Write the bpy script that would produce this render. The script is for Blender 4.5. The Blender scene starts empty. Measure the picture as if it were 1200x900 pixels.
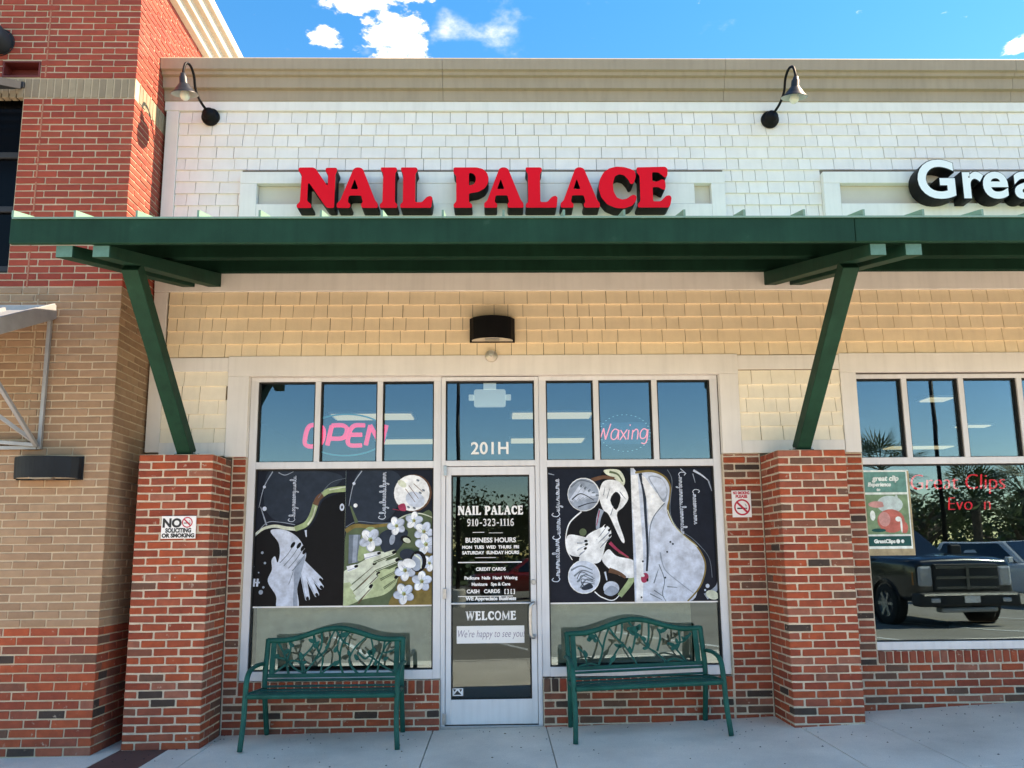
import bpy, bmesh, math, random
from mathutils import Vector, Matrix
from mathutils.geometry import tessellate_polygon
random.seed(7)
sc = bpy.context.scene
C = sc.collection
R_ = math.radians

# ------------------------------------------------------------------ camera
CAM_POS = Vector((0.0, -6.5, 1.45))
PITCH, YAW, ROLL, FPX = math.atan(134 / 890.0), R_(1.1), R_(0.58), 890.0
fw = Vector((math.sin(YAW) * math.cos(PITCH), math.cos(YAW) * math.cos(PITCH), math.sin(PITCH)))
rt = Vector((math.cos(YAW), -math.sin(YAW), 0))
up = rt.cross(fw)
rt, up = (rt * math.cos(ROLL) - up * math.sin(ROLL)), (rt * math.sin(ROLL) + up * math.cos(ROLL))
cd = bpy.data.cameras.new('camera')
cam = bpy.data.objects.new('camera', cd)
C.objects.link(cam)
m = Matrix((rt, up, -fw)).transposed().to_4x4()
m.translation = CAM_POS
cam.matrix_world = m
cd.sensor_fit = 'HORIZONTAL'
cd.sensor_width = 36
cd.lens = FPX / 1200 * 36
cd.shift_y = 66 / 1200
cd.clip_end = 3000
sc.camera = cam

def pix(p):
    d = Vector(p) - CAM_POS
    z = max(d.dot(fw), 1e-3)
    return 600 + FPX * d.dot(rt) / z, 516 - FPX * d.dot(up) / z, z

# ------------------------------------------------------------------ light
SUN = Vector((0.66, 0.006, 0.75)).normalized()
elev = math.asin(SUN.z)
azim = math.atan2(SUN.x, SUN.y)
world = bpy.data.worlds.new('World')
sc.world = world
world.use_nodes = True
wn, wl = world.node_tree.nodes, world.node_tree.links
wn.clear()
wo = wn.new('ShaderNodeOutputWorld')
bg = wn.new('ShaderNodeBackground')
bg.inputs['Strength'].default_value = 0.072
sky = wn.new('ShaderNodeTexSky')
sky.sky_type = 'NISHITA'
sky.sun_disc = False
sky.sun_elevation = elev
sky.sun_rotation = azim
sky.air_density = 1.0
sky.dust_density = 0.05
sky.ozone_density = 1.6
hs = wn.new('ShaderNodeHueSaturation')
hs.inputs['Saturation'].default_value = 1.44
hs.inputs['Value'].default_value = 1.0
wl.new(sky.outputs[0], hs.inputs['Color'])
# clouds: broken cumulus over the whole sky, from the view direction
tc = wn.new('ShaderNodeTexCoord')
sep = wn.new('ShaderNodeSeparateXYZ')
wl.new(tc.outputs['Generated'], sep.inputs[0])
def wmath(op, a, b=None, clamp=False):
    n = wn.new('ShaderNodeMath'); n.operation = op; n.use_clamp = clamp
    for i, v in enumerate((a, b)):
        if v is None: continue
        if isinstance(v, (int, float)): n.inputs[i].default_value = v
        else: wl.new(v, n.inputs[i])
    return n.outputs[0]
zc = wmath('MAXIMUM', sep.outputs[2], 0.06)
cx_ = wmath('DIVIDE', sep.outputs[0], zc)
cy_ = wmath('DIVIDE', sep.outputs[1], zc)
cmb = wn.new('ShaderNodeCombineXYZ')
wl.new(cx_, cmb.inputs[0]); wl.new(cy_, cmb.inputs[1])
nz = wn.new('ShaderNodeTexNoise')
nz.inputs['Scale'].default_value = 7.0
nz.inputs['Detail'].default_value = 9
nz.inputs['Roughness'].default_value = 0.58
wl.new(cmb.outputs[0], nz.inputs['Vector'])
nb = wn.new('ShaderNodeTexNoise')
nb.inputs['Scale'].default_value = 1.15
nb.inputs['Detail'].default_value = 2
mp = wn.new('ShaderNodeMapping')
mp.inputs['Location'].default_value = (3.1, 0.4, 0.0)
wl.new(cmb.outputs[0], mp.inputs['Vector']); wl.new(mp.outputs[0], nb.inputs['Vector'])
nq = wn.new('ShaderNodeTexNoise')
nq.inputs['Scale'].default_value = 30.0
nq.inputs['Detail'].default_value = 8
nq.inputs['Roughness'].default_value = 0.6
wl.new(cmb.outputs[0], nq.inputs['Vector'])
# a few cumulus heads seen over the parapet, plus unseen cover elsewhere, thickened for neutral fill light
def puff(px_, py_, rx, ry):
    r = fw + rt * ((px_ - 600) / FPX) - up * ((py_ - 516) / FPX)
    gx, gy = r.x / r.z, r.y / r.z
    dx = wmath('DIVIDE', wmath('SUBTRACT', cx_, gx), rx)
    dy = wmath('DIVIDE', wmath('SUBTRACT', cy_, gy), ry)
    d2 = wmath('ADD', wmath('MULTIPLY', dx, dx), wmath('MULTIPLY', dy, dy))
    return wmath('SUBTRACT', 1.0, d2, True)
pf = puff(466, 44, 0.085, 0.12)
for a in ((380, 44, 0.045, 0.05), (420, -2, 0.10, 0.055), (478, -8, 0.07, 0.035), (466, 90, 0.10, 0.13), (1195, 52, 0.04, 0.05),
          (760, -60, 0.25, 0.10), (150, -90, 0.2, 0.12)):
    pf = wmath('MAXIMUM', pf, puff(*a))
dens = wmath('ADD', wmath('MULTIPLY', pf, 1.25), wmath('MULTIPLY', wmath('SUBTRACT', nq.outputs[0], 0.5), 2.6))
far = wmath('MULTIPLY', wmath('SUBTRACT', nb.outputs[0], 0.555), 5.0)  # out-of-view cloud cover, raised as neutral fill light
dens = wmath('MAXIMUM', wmath('SUBTRACT', dens, 0.45), wmath('ADD', wmath('MULTIPLY', far, 0.8), wmath('MULTIPLY', wmath('SUBTRACT', nz.outputs[0], 0.52), 1.6)))
cl = wn.new('ShaderNodeMapRange')
cl.interpolation_type = 'SMOOTHSTEP'
cl.inputs['From Min'].default_value = 0.0
cl.inputs['From Max'].default_value = 1.15
wl.new(dens, cl.inputs['Value'])
hor = wn.new('ShaderNodeMapRange')
hor.inputs['From Min'].default_value = 0.24; hor.inputs['From Max'].default_value = 0.45
wl.new(sep.outputs[2], hor.inputs['Value'])
cf = wmath('MULTIPLY', cl.outputs[0], hor.outputs[0])
mx = wn.new('ShaderNodeMixRGB')
mx.inputs['Color2'].default_value = (13.0, 12.8, 12.5, 1)  # cloud brightness raised to add neutral fill
wl.new(cf, mx.inputs['Fac']); wl.new(hs.outputs[0], mx.inputs['Color1'])
wl.new(mx.outputs[0], bg.inputs['Color']); wl.new(bg.outputs[0], wo.inputs['Surface'])

sd = bpy.data.lights.new('sun', 'SUN')
sd.energy = 2.8
sd.angle = R_(0.53)
sd.color = (1.0, 0.95, 0.87)
sun = bpy.data.objects.new('sun', sd)
sun.rotation_euler = SUN.to_track_quat('Z', 'Y').to_euler()
sun.location = (10, -10, 20)
C.objects.link(sun)
sc.view_settings.view_transform = 'Standard'
sc.view_settings.look = 'None'
sc.view_settings.gamma = 1
sc.view_settings.exposure = 2.55
sc.view_settings.use_curve_mapping = False
sc.view_settings.use_white_balance = True      # camera white balance set for open shade
sc.view_settings.white_balance_temperature = 9500
sc.view_settings.white_balance_tint = 18
sc.cycles.max_bounces = 8
sc.cycles.transparent_max_bounces = 16
sc.cycles.caustics_reflective = False
sc.cycles.caustics_refractive = False
sc.cycles.use_denoising = True

# ------------------------------------------------------------------ materials
MATS = {}
def srgb(r, g, b):
    f = lambda c: ((c / 255 + 0.055) / 1.055) ** 2.4 if c / 255 > 0.04045 else c / 255 / 12.92
    return (f(r), f(g), f(b))

def mat(name, col, rough=0.6, var=0.10, scale=4.0, bump=0.0, bscale=60.0, metal=0.0, spec=0.5, rand=None, ramp=None,
        emit=0.0, streak=0.0, spots=None, coat=0.0, fine=0.0, world_coords=False):
    """Principled material with noise variation; rand: None | 'object' | 'island'."""
    if name in MATS: return MATS[name]
    M = bpy.data.materials.new(name); M.use_nodes = True
    n, l = M.node_tree.nodes, M.node_tree.links
    b = n['Principled BSDF']
    b.inputs['Roughness'].default_value = rough
    b.inputs['Metallic'].default_value = metal
    b.inputs['Specular IOR Level'].default_value = spec
    if coat: b.inputs['Coat Weight'].default_value = coat; b.inputs['Coat Roughness'].default_value = 0.08
    t = n.new('ShaderNodeTexCoord')
    vec = t.outputs['Object']
    rnd = None
    if rand == 'object':
        oi = n.new('ShaderNodeObjectInfo'); rnd = oi.outputs['Random']
    elif rand == 'island':
        g = n.new('ShaderNodeNewGeometry'); rnd = g.outputs['Random Per Island']
    if world_coords:
        g2 = n.new('ShaderNodeNewGeometry'); vec = g2.outputs['Position']
    if rnd is not None:
        sc_ = n.new('ShaderNodeVectorMath'); sc_.operation = 'ADD'
        mu = n.new('ShaderNodeMath'); mu.operation = 'MULTIPLY'; mu.inputs[1].default_value = 137.0
        l.new(rnd, mu.inputs[0]); l.new(vec, sc_.inputs[0]); l.new(mu.outputs[0], sc_.inputs[1])
        vec = sc_.outputs[0]
    nt = n.new('ShaderNodeTexNoise'); nt.inputs['Scale'].default_value = scale
    nt.inputs['Detail'].default_value = 6; nt.inputs['Roughness'].default_value = 0.6
    l.new(vec, nt.inputs['Vector'])
    if ramp:
        cr = n.new('ShaderNodeValToRGB'); cr.color_ramp.interpolation = 'CONSTANT'
        el = cr.color_ramp.elements
        for i, (p, c) in enumerate(ramp):
            e = el[i] if i < len(el) else el.new(p)
            e.position = p; e.color = (*c, 1)
        l.new(rnd, cr.inputs[0]); base = cr.outputs[0]
    else:
        rg = n.new('ShaderNodeRGB'); rg.outputs[0].default_value = (*col, 1); base = rg.outputs[0]
    mr = n.new('ShaderNodeMapRange')
    mr.inputs['From Min'].default_value = 0.3; mr.inputs['From Max'].default_value = 0.7
    mr.inputs['To Min'].default_value = 1 - var; mr.inputs['To Max'].default_value = 1 + var
    l.new(nt.outputs[0], mr.inputs['Value'])
    fac = mr.outputs[0]
    def mul(a, bb):
        q = n.new('ShaderNodeMath'); q.operation = 'MULTIPLY'; l.new(a, q.inputs[0])
        if isinstance(bb, float): q.inputs[1].default_value = bb
        else: l.new(bb, q.inputs[1])
        return q.outputs[0]
    if rnd is not None and not ramp:
        r2 = n.new('ShaderNodeMapRange'); r2.inputs['To Min'].default_value = 0.965; r2.inputs['To Max'].default_value = 1.03
        l.new(rnd, r2.inputs['Value']); fac = mul(fac, r2.outputs[0])
    if fine:
        nf = n.new('ShaderNodeTexNoise'); nf.inputs['Scale'].default_value = 180; nf.inputs['Detail'].default_value = 3
        l.new(vec, nf.inputs['Vector'])
        r3 = n.new('ShaderNodeMapRange'); r3.inputs['From Min'].default_value = .3; r3.inputs['From Max'].default_value = .7
        r3.inputs['To Min'].default_value = 1 - fine; r3.inputs['To Max'].default_value = 1 + fine
        l.new(nf.outputs[0], r3.inputs['Value']); fac = mul(fac, r3.outputs[0])
    if streak:
        mpn = n.new('ShaderNodeMapping'); mpn.inputs['Scale'].default_value = (9, 9, 0.7)
        l.new(vec, mpn.inputs['Vector'])
        ns = n.new('ShaderNodeTexNoise'); ns.inputs['Scale'].default_value = 2.2; ns.inputs['Detail'].default_value = 5
        l.new(mpn.outputs[0], ns.inputs['Vector'])
        r4 = n.new('ShaderNodeMapRange'); r4.inputs['From Min'].default_value = .45; r4.inputs['From Max'].default_value = .75
        r4.inputs['To Min'].default_value = 1.0; r4.inputs['To Max'].default_value = 1 - streak
        l.new(ns.outputs[0], r4.inputs['Value']); fac = mul(fac, r4.outputs[0])
    vm = n.new('ShaderNodeVectorMath'); vm.operation = 'SCALE'
    l.new(base, vm.inputs[0]); l.new(fac, vm.inputs['Scale'])
    out = vm.outputs[0]
    if spots:
        scl, lo, scol, amt = spots
        nsp = n.new('ShaderNodeTexNoise'); nsp.inputs['Scale'].default_value = scl; nsp.inputs['Detail'].default_value = 5
        nsp.inputs['Roughness'].default_value = 0.7
        l.new(vec, nsp.inputs['Vector'])
        r5 = n.new('ShaderNodeMapRange'); r5.inputs['From Min'].default_value = lo; r5.inputs['From Max'].default_value = lo + .07
        r5.inputs['To Max'].default_value = amt
        l.new(nsp.outputs[0], r5.inputs['Value'])
        mxs = n.new('ShaderNodeMixRGB'); mxs.inputs['Color2'].default_value = (*scol, 1)
        l.new(r5.outputs[0], mxs.inputs['Fac']); l.new(out, mxs.inputs['Color1']); out = mxs.outputs[0]
    l.new(out, b.inputs['Base Color'])
    if emit:
        l.new(out, b.inputs['Emission Color']); b.inputs['Emission Strength'].default_value = emit
    if bump:
        nb2 = n.new('ShaderNodeTexNoise'); nb2.inputs['Scale'].default_value = bscale; nb2.inputs['Detail'].default_value = 5
        l.new(vec, nb2.inputs['Vector'])
        bp = n.new('ShaderNodeBump'); bp.inputs['Strength'].default_value = bump; bp.inputs['Distance'].default_value = 0.01
        l.new(nb2.outputs[0], bp.inputs['Height']); l.new(bp.outputs[0], b.inputs['Normal'])
    MATS[name] = M
    return M

RED = [(0.0, (0.307, 0.058, 0.027)), (0.22, (0.369, 0.068, 0.027)), (0.42, (0.266, 0.047, 0.024)), (0.58, (0.338, 0.078, 0.042)),
       (0.68, (0.276, 0.066, 0.039)), (0.77, (0.205, 0.066, 0.041)), (0.85, (0.138, 0.065, 0.044)), (0.92, (0.307, 0.101, 0.065)), (0.965, (0.051, 0.033, 0.027))]
UP = [(0.0, (0.326, 0.051, 0.031)), (0.3, (0.365, 0.057, 0.034)), (0.55, (0.293, 0.045, 0.029)), (0.8, (0.337, 0.061, 0.037))]
TAN = [(0.0, (0.30, 0.185, 0.115)), (0.3, (0.33, 0.205, 0.13)), (0.6, (0.275, 0.17, 0.108)), (0.85, (0.345, 0.225, 0.145))]
BAND = [(0.0, (0.29, 0.225, 0.155)), (0.4, (0.33, 0.26, 0.18)), (0.7, (0.26, 0.20, 0.14))]
SPOT = (16, 0.635, (0.46, 0.36, 0.28), 0.75)
brickM = {}
for nm, rp, kw in (('red', RED, dict(spots=SPOT, var=0.2, bump=0.35)), ('up', UP, dict(var=0.10, bump=0.12)), ('tan', TAN, dict(var=0.10, bump=0.15)), ('band', BAND, dict(var=0.1, bump=0.1))):
    brickM[nm] = (mat('brick_' + nm, None, 0.85, rand='object', ramp=rp, scale=14, bscale=90, **kw),
                  mat('brick_' + nm + '_field', None, 0.85, rand='island', ramp=rp, scale=14, bscale=90, **kw))
mortar = mat('mortar', (0.55, 0.455, 0.35), 0.95, 0.2, 9, 0.4, 120, fine=0.15)
mortar_tower = mat('mortar_tower', (0.50, 0.40, 0.29), 0.95, 0.12, 9, 0.3, 120, fine=0.12)
white_sh = (mat('white_shingle', (0.84, 0.80, 0.765), 0.75, 0.04, 6, 0.1, 70, rand='object', streak=0.04),
            mat('white_shingle_field', (0.84, 0.80, 0.765), 0.75, 0.04, 6, 0.1, 70, rand='island', streak=0.04))
tan_sh = (mat('tan_shingle', (0.90, 0.745, 0.53), 0.75, 0.05, 6, 0.1, 70, rand='object', streak=0.05),
          mat('tan_shingle_field', (0.90, 0.745, 0.53), 0.75, 0.05, 6, 0.1, 70, rand='island', streak=0.05))
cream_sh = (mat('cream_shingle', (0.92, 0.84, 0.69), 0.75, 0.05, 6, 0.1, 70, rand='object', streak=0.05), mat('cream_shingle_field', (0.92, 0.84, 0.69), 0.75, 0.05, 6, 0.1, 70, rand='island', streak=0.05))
trim_w = mat('white_trim_paint', (0.80, 0.775, 0.745), 0.55, 0.05, 3, 0.05, 40, streak=0.07)
cornice_m = mat('tan_cornice_paint', (0.37, 0.29, 0.215), 0.6, 0.07, 2, 0.05, 40, streak=0.12)
cornice_l = mat('cream_cornice_paint', (0.50, 0.45, 0.36), 0.6, 0.07, 2, 0.05, 40, streak=0.12)
dark_gap = mat('dark_backing', (0.12, 0.10, 0.08), 0.9, 0.1)
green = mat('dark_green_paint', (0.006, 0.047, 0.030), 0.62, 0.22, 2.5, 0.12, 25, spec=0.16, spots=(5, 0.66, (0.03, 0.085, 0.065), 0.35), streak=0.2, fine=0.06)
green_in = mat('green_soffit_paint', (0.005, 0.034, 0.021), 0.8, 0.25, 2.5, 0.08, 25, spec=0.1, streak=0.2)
green_end = mat('weathered_green_paint', (0.075, 0.20, 0.16), 0.6, 0.2, 20, spots=(14, 0.66, (0.20, 0.08, 0.06), 0.7))
green_roof = mat('green_roof_metal', (0.16, 0.30, 0.235), 0.4, 0.1, 3, spec=0.5)
alu = mat('white_aluminium', (0.70, 0.71, 0.735), 0.4, 0.05, 3, metal=0.0, streak=0.10)
bench_m = mat('green_bench_paint', (0.0, 0.088, 0.072), 0.45, 0.25, 8, 0.15, 150, spec=0.14, fine=0.12)
black_m = mat('black_metal', (0.005, 0.005, 0.006), 0.5, 0.2, 8, spec=0.15)
black_r = mat('black_sign_return', (0.005, 0.005, 0.006), 0.5, 0.15, 8, spec=0.15)
grey_m = mat('slate_metal', (0.035, 0.040, 0.048), 0.5, 0.12, 8, spec=0.2)
red_face = mat('red_acrylic', (0.92, 0.002, 0.012), 0.4, 0.03, 3, spec=0.2)
white_face = mat('white_acrylic', (0.85, 0.86, 0.87), 0.35, 0.03, 3)
white_p = mat('white_print', (0.82, 0.82, 0.82), 0.55, 0.03)
ink = mat('black_ink', (0.02, 0.02, 0.022), 0.6, 0.05)
ink_r = mat('red_ink', (0.55, 0.02, 0.05), 0.6, 0.05)
steel = mat('brushed_steel', (0.45, 0.46, 0.47), 0.35, 0.1, 30, metal=0.9)
galv = mat('galvanised_steel', (0.34, 0.36, 0.38), 0.5, 0.14, 8, metal=0.4)
concrete = mat('sidewalk_concrete', (0.74, 0.67, 0.585), 0.9, 0.2, 1.1, 0.25, 60, fine=0.12, spots=(26, 0.69, (0.12, 0.12, 0.125), 0.6), world_coords=True)
conc_red = mat('maroon_concrete', (0.135, 0.055, 0.045), 0.85, 0.16, 4, 0.25, 60, fine=0.1, world_coords=True)
asphalt = mat('asphalt', (0.235, 0.215, 0.185), 0.95, 0.15, 0.6, 0.3, 90, fine=0.2, world_coords=True)
stripe_m = mat('lot_paint', (0.7, 0.7, 0.68), 0.8, 0.12, 6)
grass_m = mat('lawn', (0.055, 0.09, 0.025), 0.95, 0.35, 1.2, world_coords=True)
joint_m = mat('dark_joint_bed', (0.05, 0.048, 0.045), 0.95, 0.1)  # dark base under the slabs, showing in the joints

def glass_mat(name, refl, tint, wob=0.0014):
    M = bpy.data.materials.new(name); M.use_nodes = True
    n, l = M.node_tree.nodes, M.node_tree.links
    n.clear()
    o = n.new('ShaderNodeOutputMaterial')
    tr = n.new('ShaderNodeBsdfTransparent'); tr.inputs[0].default_value = (*tint, 1)
    gl = n.new('ShaderNodeBsdfGlossy'); gl.inputs['Roughness'].default_value = 0.0
    gl.inputs['Color'].default_value = (0.66, 0.90, 1.0, 1)
    lw = n.new('ShaderNodeFresnel'); lw.inputs['IOR'].default_value = 1.5
    ad = n.new('ShaderNodeMath'); ad.operation = 'ADD'; ad.use_clamp = True; ad.inputs[1].default_value = refl
    l.new(lw.outputs[0], ad.inputs[0])
    t = n.new('ShaderNodeNewGeometry')
    nt = n.new('ShaderNodeTexNoise'); nt.inputs['Scale'].default_value = 1.7; nt.inputs['Detail'].default_value = 1
    l.new(t.outputs['Position'], nt.inputs['Vector'])
    bp = n.new('ShaderNodeBump'); bp.inputs['Strength'].default_value = 0.35; bp.inputs['Distance'].default_value = wob
    l.new(nt.outputs[0], bp.inputs['Height']); l.new(bp.outputs[0], gl.inputs['Normal'])
    mi = n.new('ShaderNodeMixShader')
    l.new(ad.outputs[0], mi.inputs[0]); l.new(tr.outputs[0], mi.inputs[1]); l.new(gl.outputs[0], mi.inputs[2])
    l.new(mi.outputs[0], o.inputs['Surface'])
    return M
glass = glass_mat('window_glass', 0.075, (0.74, 0.83, 0.86))
glass_door = glass_mat('door_glass', 0.015, (0.85, 0.87, 0.87))

# ------------------------------------------------------------------ mesh helpers
class MB:
    def __init__(s): s.v = []; s.f = []; s.m = []
    def add(s, vs, fs, mi=0):
        o = len(s.v); s.v += [tuple(p) for p in vs]
        for f in fs: s.f.append([i + o for i in f]); s.m.append(mi)
    def box(s, x0, x1, y0, y1, z0, z1, mi=0):
        s.add([(x0, y0, z0), (x1, y0, z0), (x1, y1, z0), (x0, y1, z0), (x0, y0, z1), (x1, y0, z1), (x1, y1, z1), (x0, y1, z1)],
              [(0, 3, 2, 1), (4, 5, 6, 7), (0, 1, 5, 4), (1, 2, 6, 5), (2, 3, 7, 6), (3, 0, 4, 7)], mi)
    def hexa(s, pts, mi=0):
        s.add(pts, [(0, 3, 2, 1), (4, 5, 6, 7), (0, 1, 5, 4), (1, 2, 6, 5), (2, 3, 7, 6), (3, 0, 4, 7)], mi)
    def bar(s, a, b, w, h, mi=0, upv=(0, 0, 1)):
        a, b = Vector(a), Vector(b); d = (b - a).normalized(); u = Vector(upv)
        if abs(d.dot(u)) > 0.98: u = Vector((0, 1, 0))
        sx = d.cross(u).normalized() * (w / 2); uy = sx.cross(d).normalized() * (h / 2)
        pts = [p + q for p in (a, b) for q in (-sx - uy, sx - uy, sx + uy, -sx + uy)]
        s.add(pts, [(0, 1, 2, 3), (7, 6, 5, 4), (0, 4, 5, 1), (1, 5, 6, 2), (2, 6, 7, 3), (3, 7, 4, 0)], mi)
    def tube(s, pts, r, n=8, mi=0, cap=True, flat=1.0, ref=None):
        pts = [Vector(p) for p in pts]; o = len(s.v); N = len(pts)
        rs = r if isinstance(r, (list, tuple)) else [r] * N
        pu = Vector(ref) if ref else None
        for i, p in enumerate(pts):
            d = (pts[min(i + 1, N - 1)] - pts[max(i - 1, 0)]).normalized()
            if pu is None:
                pu = Vector((0, 0, 1)) if abs(d.z) < 0.9 else Vector((1, 0, 0))
            a = (pu - d * pu.dot(d)).normalized(); b = d.cross(a); 
            if ref is None: pu = a
            for k in range(n):
                t = 2 * math.pi * (k + .5) / n
                s.v.append(tuple(p + (a * math.cos(t) + b * math.sin(t) * flat) * rs[i]))
        for i in range(N - 1):
            for k in range(n):
                k2 = (k + 1) % n
                s.f.append([o + i * n + k, o + i * n + k2, o + (i + 1) * n + k2, o + (i + 1) * n + k]); s.m.append(mi)
        if cap:
            s.f.append([o + k for k in range(n)][::-1]); s.m.append(mi)
            s.f.append([o + (N - 1) * n + k for k in range(n)]); s.m.append(mi)
    def lathe(s, prof, c=(0, 0, 0), axis=(0, 0, 1), n=24, mi=0):
        ax = Vector(axis).normalized(); t = Vector((1, 0, 0)) if abs(ax.x) < .9 else Vector((0, 1, 0))
        a = (t - ax * t.dot(ax)).normalized(); b = ax.cross(a); c = Vector(c); o = len(s.v)
        for r, h in prof:
            for k in range(n):
                th = 2 * math.pi * k / n
                s.v.append(tuple(c + ax * h + (a * math.cos(th) + b * math.sin(th)) * max(r, 1e-4)))
        for i in range(len(prof) - 1):
            for k in range(n):
                k2 = (k + 1) % n
                s.f.append([o + i * n + k, o + i * n + k2, o + (i + 1) * n + k2, o + (i + 1) * n + k]); s.m.append(mi)
    def prism(s, loops, y0, y1, mi=0, mside=None, back=True, tr=None):
        """loops: outer + holes in (x, z); extruded from y0 (front) to y1."""
        tr = tr or (lambda x, y, z: (x, y, z))
        tri = tessellate_polygon([[Vector((x, z, 0)) for x, z in lp] for lp in loops])
        flat = [p for lp in loops for p in lp]
        def ar(t): (a, b), (c, d), (e, f) = (flat[i] for i in t); return (c - a) * (f - b) - (e - a) * (d - b)
        fs = [tuple(t) if ar(t) > 0 else tuple(reversed(t)) for t in tri]
        s.add([tr(x, y0, z) for x, z in flat], fs, mi)
        if y1 is None: return
        if back: s.add([tr(x, y1, z) for x, z in flat], [tuple(reversed(t)) for t in fs], mi if mside is None else mside)
        for lp in loops:
            k = len(lp)
            s.add([tr(x, y0, z) for x, z in lp] + [tr(x, y1, z) for x, z in lp], [(i, (i + 1) % k, k + (i + 1) % k, k + i) for i in range(k)],
                  mi if mside is None else mside)
    def build(s, name, mats, parent=None, smooth=False, bevel=0.0, seg=2, loc=None, kind=None, normals=False):
        me = bpy.data.meshes.new(name); me.from_pydata(s.v, [], s.f)
        mats = mats if isinstance(mats, (list, tuple)) else [mats]
        for mm in mats: me.materials.append(mm)
        if len(mats) > 1: me.polygons.foreach_set('material_index', s.m)
        if smooth: me.polygons.foreach_set('use_smooth', [True] * len(me.polygons))
        if normals:
            b = bmesh.new(); b.from_mesh(me); bmesh.ops.recalc_face_normals(b, faces=b.faces); b.to_mesh(me); b.free()
        me.update()
        o = bpy.data.objects.new(name, me); C.objects.link(o)
        if parent: o.parent = parent
        if loc: o.location = loc
        if bevel:
            bm = o.modifiers.new('bevel', 'BEVEL'); bm.width = bevel; bm.segments = seg; bm.limit_method = 'ANGLE'; bm.angle_limit = R_(35)
        if kind: o['kind'] = kind
        return o

def tag(o, label, cat, group=None):
    o['label'] = label; o['category'] = cat
    if group: o['group'] = group
    return o
def thing(name, label, cat, loc=(0, 0, 0), group=None, rotz=0.0):
    o = bpy.data.objects.new(name, None); C.objects.link(o); o.location = loc; o.rotation_euler.z = rotz; o.empty_display_size = 0.1
    return tag(o, label, cat, group)
def struct(o): o['kind'] = 'structure'; return o
def boxo(name, mats, parent, x0, x1, y0, y1, z0, z1, bevel=0.0):
    cx, cy, cz = (x0 + x1) / 2, (y0 + y1) / 2, (z0 + z1) / 2
    b = MB(); b.box(x0 - cx, x1 - cx, y0 - cy, y1 - cy, z0 - cz, z1 - cz)
    return b.build(name, mats, parent, bevel=bevel, loc=(cx, cy, cz))

def cr(pts, n=8, closed=False):
    """Catmull-Rom through 2D/3D points."""
    P = [Vector(p) for p in pts]; out = []; N = len(P)
    rng = N if closed else N - 1
    for i in range(rng):
        if closed: p0, p1, p2, p3 = P[(i - 1) % N], P[i], P[(i + 1) % N], P[(i + 2) % N]
        else: p0, p1, p2, p3 = P[max(i - 1, 0)], P[i], P[i + 1], P[min(i + 2, N - 1)]
        for k in range(n):
            t = k / n
            out.append(0.5 * ((2 * p1) + (p2 - p0) * t + (2 * p0 - 5 * p1 + 4 * p2 - p3) * t * t + (3 * p1 - p0 - 3 * p2 + p3) * t ** 3))
    if not closed: out.append(P[-1])
    return out
def fillet(poly, r, n=3):
    out = []; N = len(poly)
    for i in range(N):
        p = Vector(poly[i]); a = Vector(poly[i - 1]) - p; b = Vector(poly[(i + 1) % N]) - p
        if a.length < 1e-6 or b.length < 1e-6: continue
        d = min(r, a.length * .45, b.length * .45)
        p1, p2 = p + a.normalized() * d, p + b.normalized() * d
        for k in range(n + 1):
            t = k / n
            q = p1 * (1 - t) ** 2 + p * 2 * t * (1 - t) + p2 * t * t
            out.append((q.x, q.y))
    return out
def text_mesh(body, size, bold=0.0, shear=0.0, align='CENTER', space=1.0, res=4):
    cu = bpy.data.curves.new('txt', 'FONT'); cu.body = body; cu.size = size; cu.offset = bold; cu.shear = shear
    cu.align_x = align; cu.space_character = space; cu.resolution_u = res; cu.fill_mode = 'FRONT'
    o = bpy.data.objects.new('txt', cu)
    C.objects.link(o); bpy.context.view_layer.update()
    me = bpy.data.meshes.new_from_object(o.evaluated_get(bpy.context.evaluated_depsgraph_get()))
    vs = [(v.co.x, v.co.y) for v in me.vertices]; fs = [tuple(p.vertices) for p in me.polygons]
    bpy.data.objects.remove(o); bpy.data.curves.remove(cu); bpy.data.meshes.remove(me)
    return vs, fs
def add_text(mb, body, size, x, y, z, mi=0, bold=0.0, shear=0.0, align='CENTER', space=1.0, sx=1.0, rot=0.0):
    vs, fs = text_mesh(body, size, bold, shear, align, space)
    c, s = math.cos(rot), math.sin(rot)
    mb.add([(x + (a * sx) * c - b * s, y, z + (a * sx) * s + b * c) for a, b in vs], fs, mi)

# ------------------------------------------------------------------ ground
GX = [(-60, -0.3), (-6, -0.02), (-3, 0.012), (-0.5, 0.036), (1.0, 0.064), (3.0, 0.135), (5.0, 0.222), (8.5, 0.27), (60, 0.5)]
def zg(x, y=0.0):
    for (a, za), (b, zb) in zip(GX, GX[1:]):
        if a <= x <= b: z = za + (zb - za) * (x - a) / (b - a); break
    else: z = GX[-1][1]
    return z + min(0, y + 0.6) * 0.012
def sheet(name, x0, x1, y0, y1, nx, ny, dz, mats, parent=None, thick=None):
    b = MB(); vs = []; fs = []
    for j in range(ny + 1):
        for i in range(nx + 1):
            x = x0 + (x1 - x0) * i / nx; y = y0 + (y1 - y0) * j / ny
            vs.append((x, y, zg(x, y) + dz))
    for j in range(ny):
        for i in range(nx):
            a = j * (nx + 1) + i; fs.append((a, a + 1, a + nx + 2, a + nx + 1))
    b.add(vs, fs)
    if thick:
        top = len(vs); ring = [i for i in range(nx + 1)] + [(j) * (nx + 1) + nx for j in range(1, ny + 1)] + [ny * (nx + 1) + i for i in range(nx - 1, -1, -1)] + [j * (nx + 1) for j in range(ny - 1, 0, -1)]
        k = len(ring); b.add([vs[i] for i in ring] + [(vs[i][0], vs[i][1], vs[i][2] - thick) for i in ring], [(i, k + i, k + (i + 1) % k, (i + 1) % k) for i in range(k)])
    return b.build(name, mats, parent)
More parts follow.
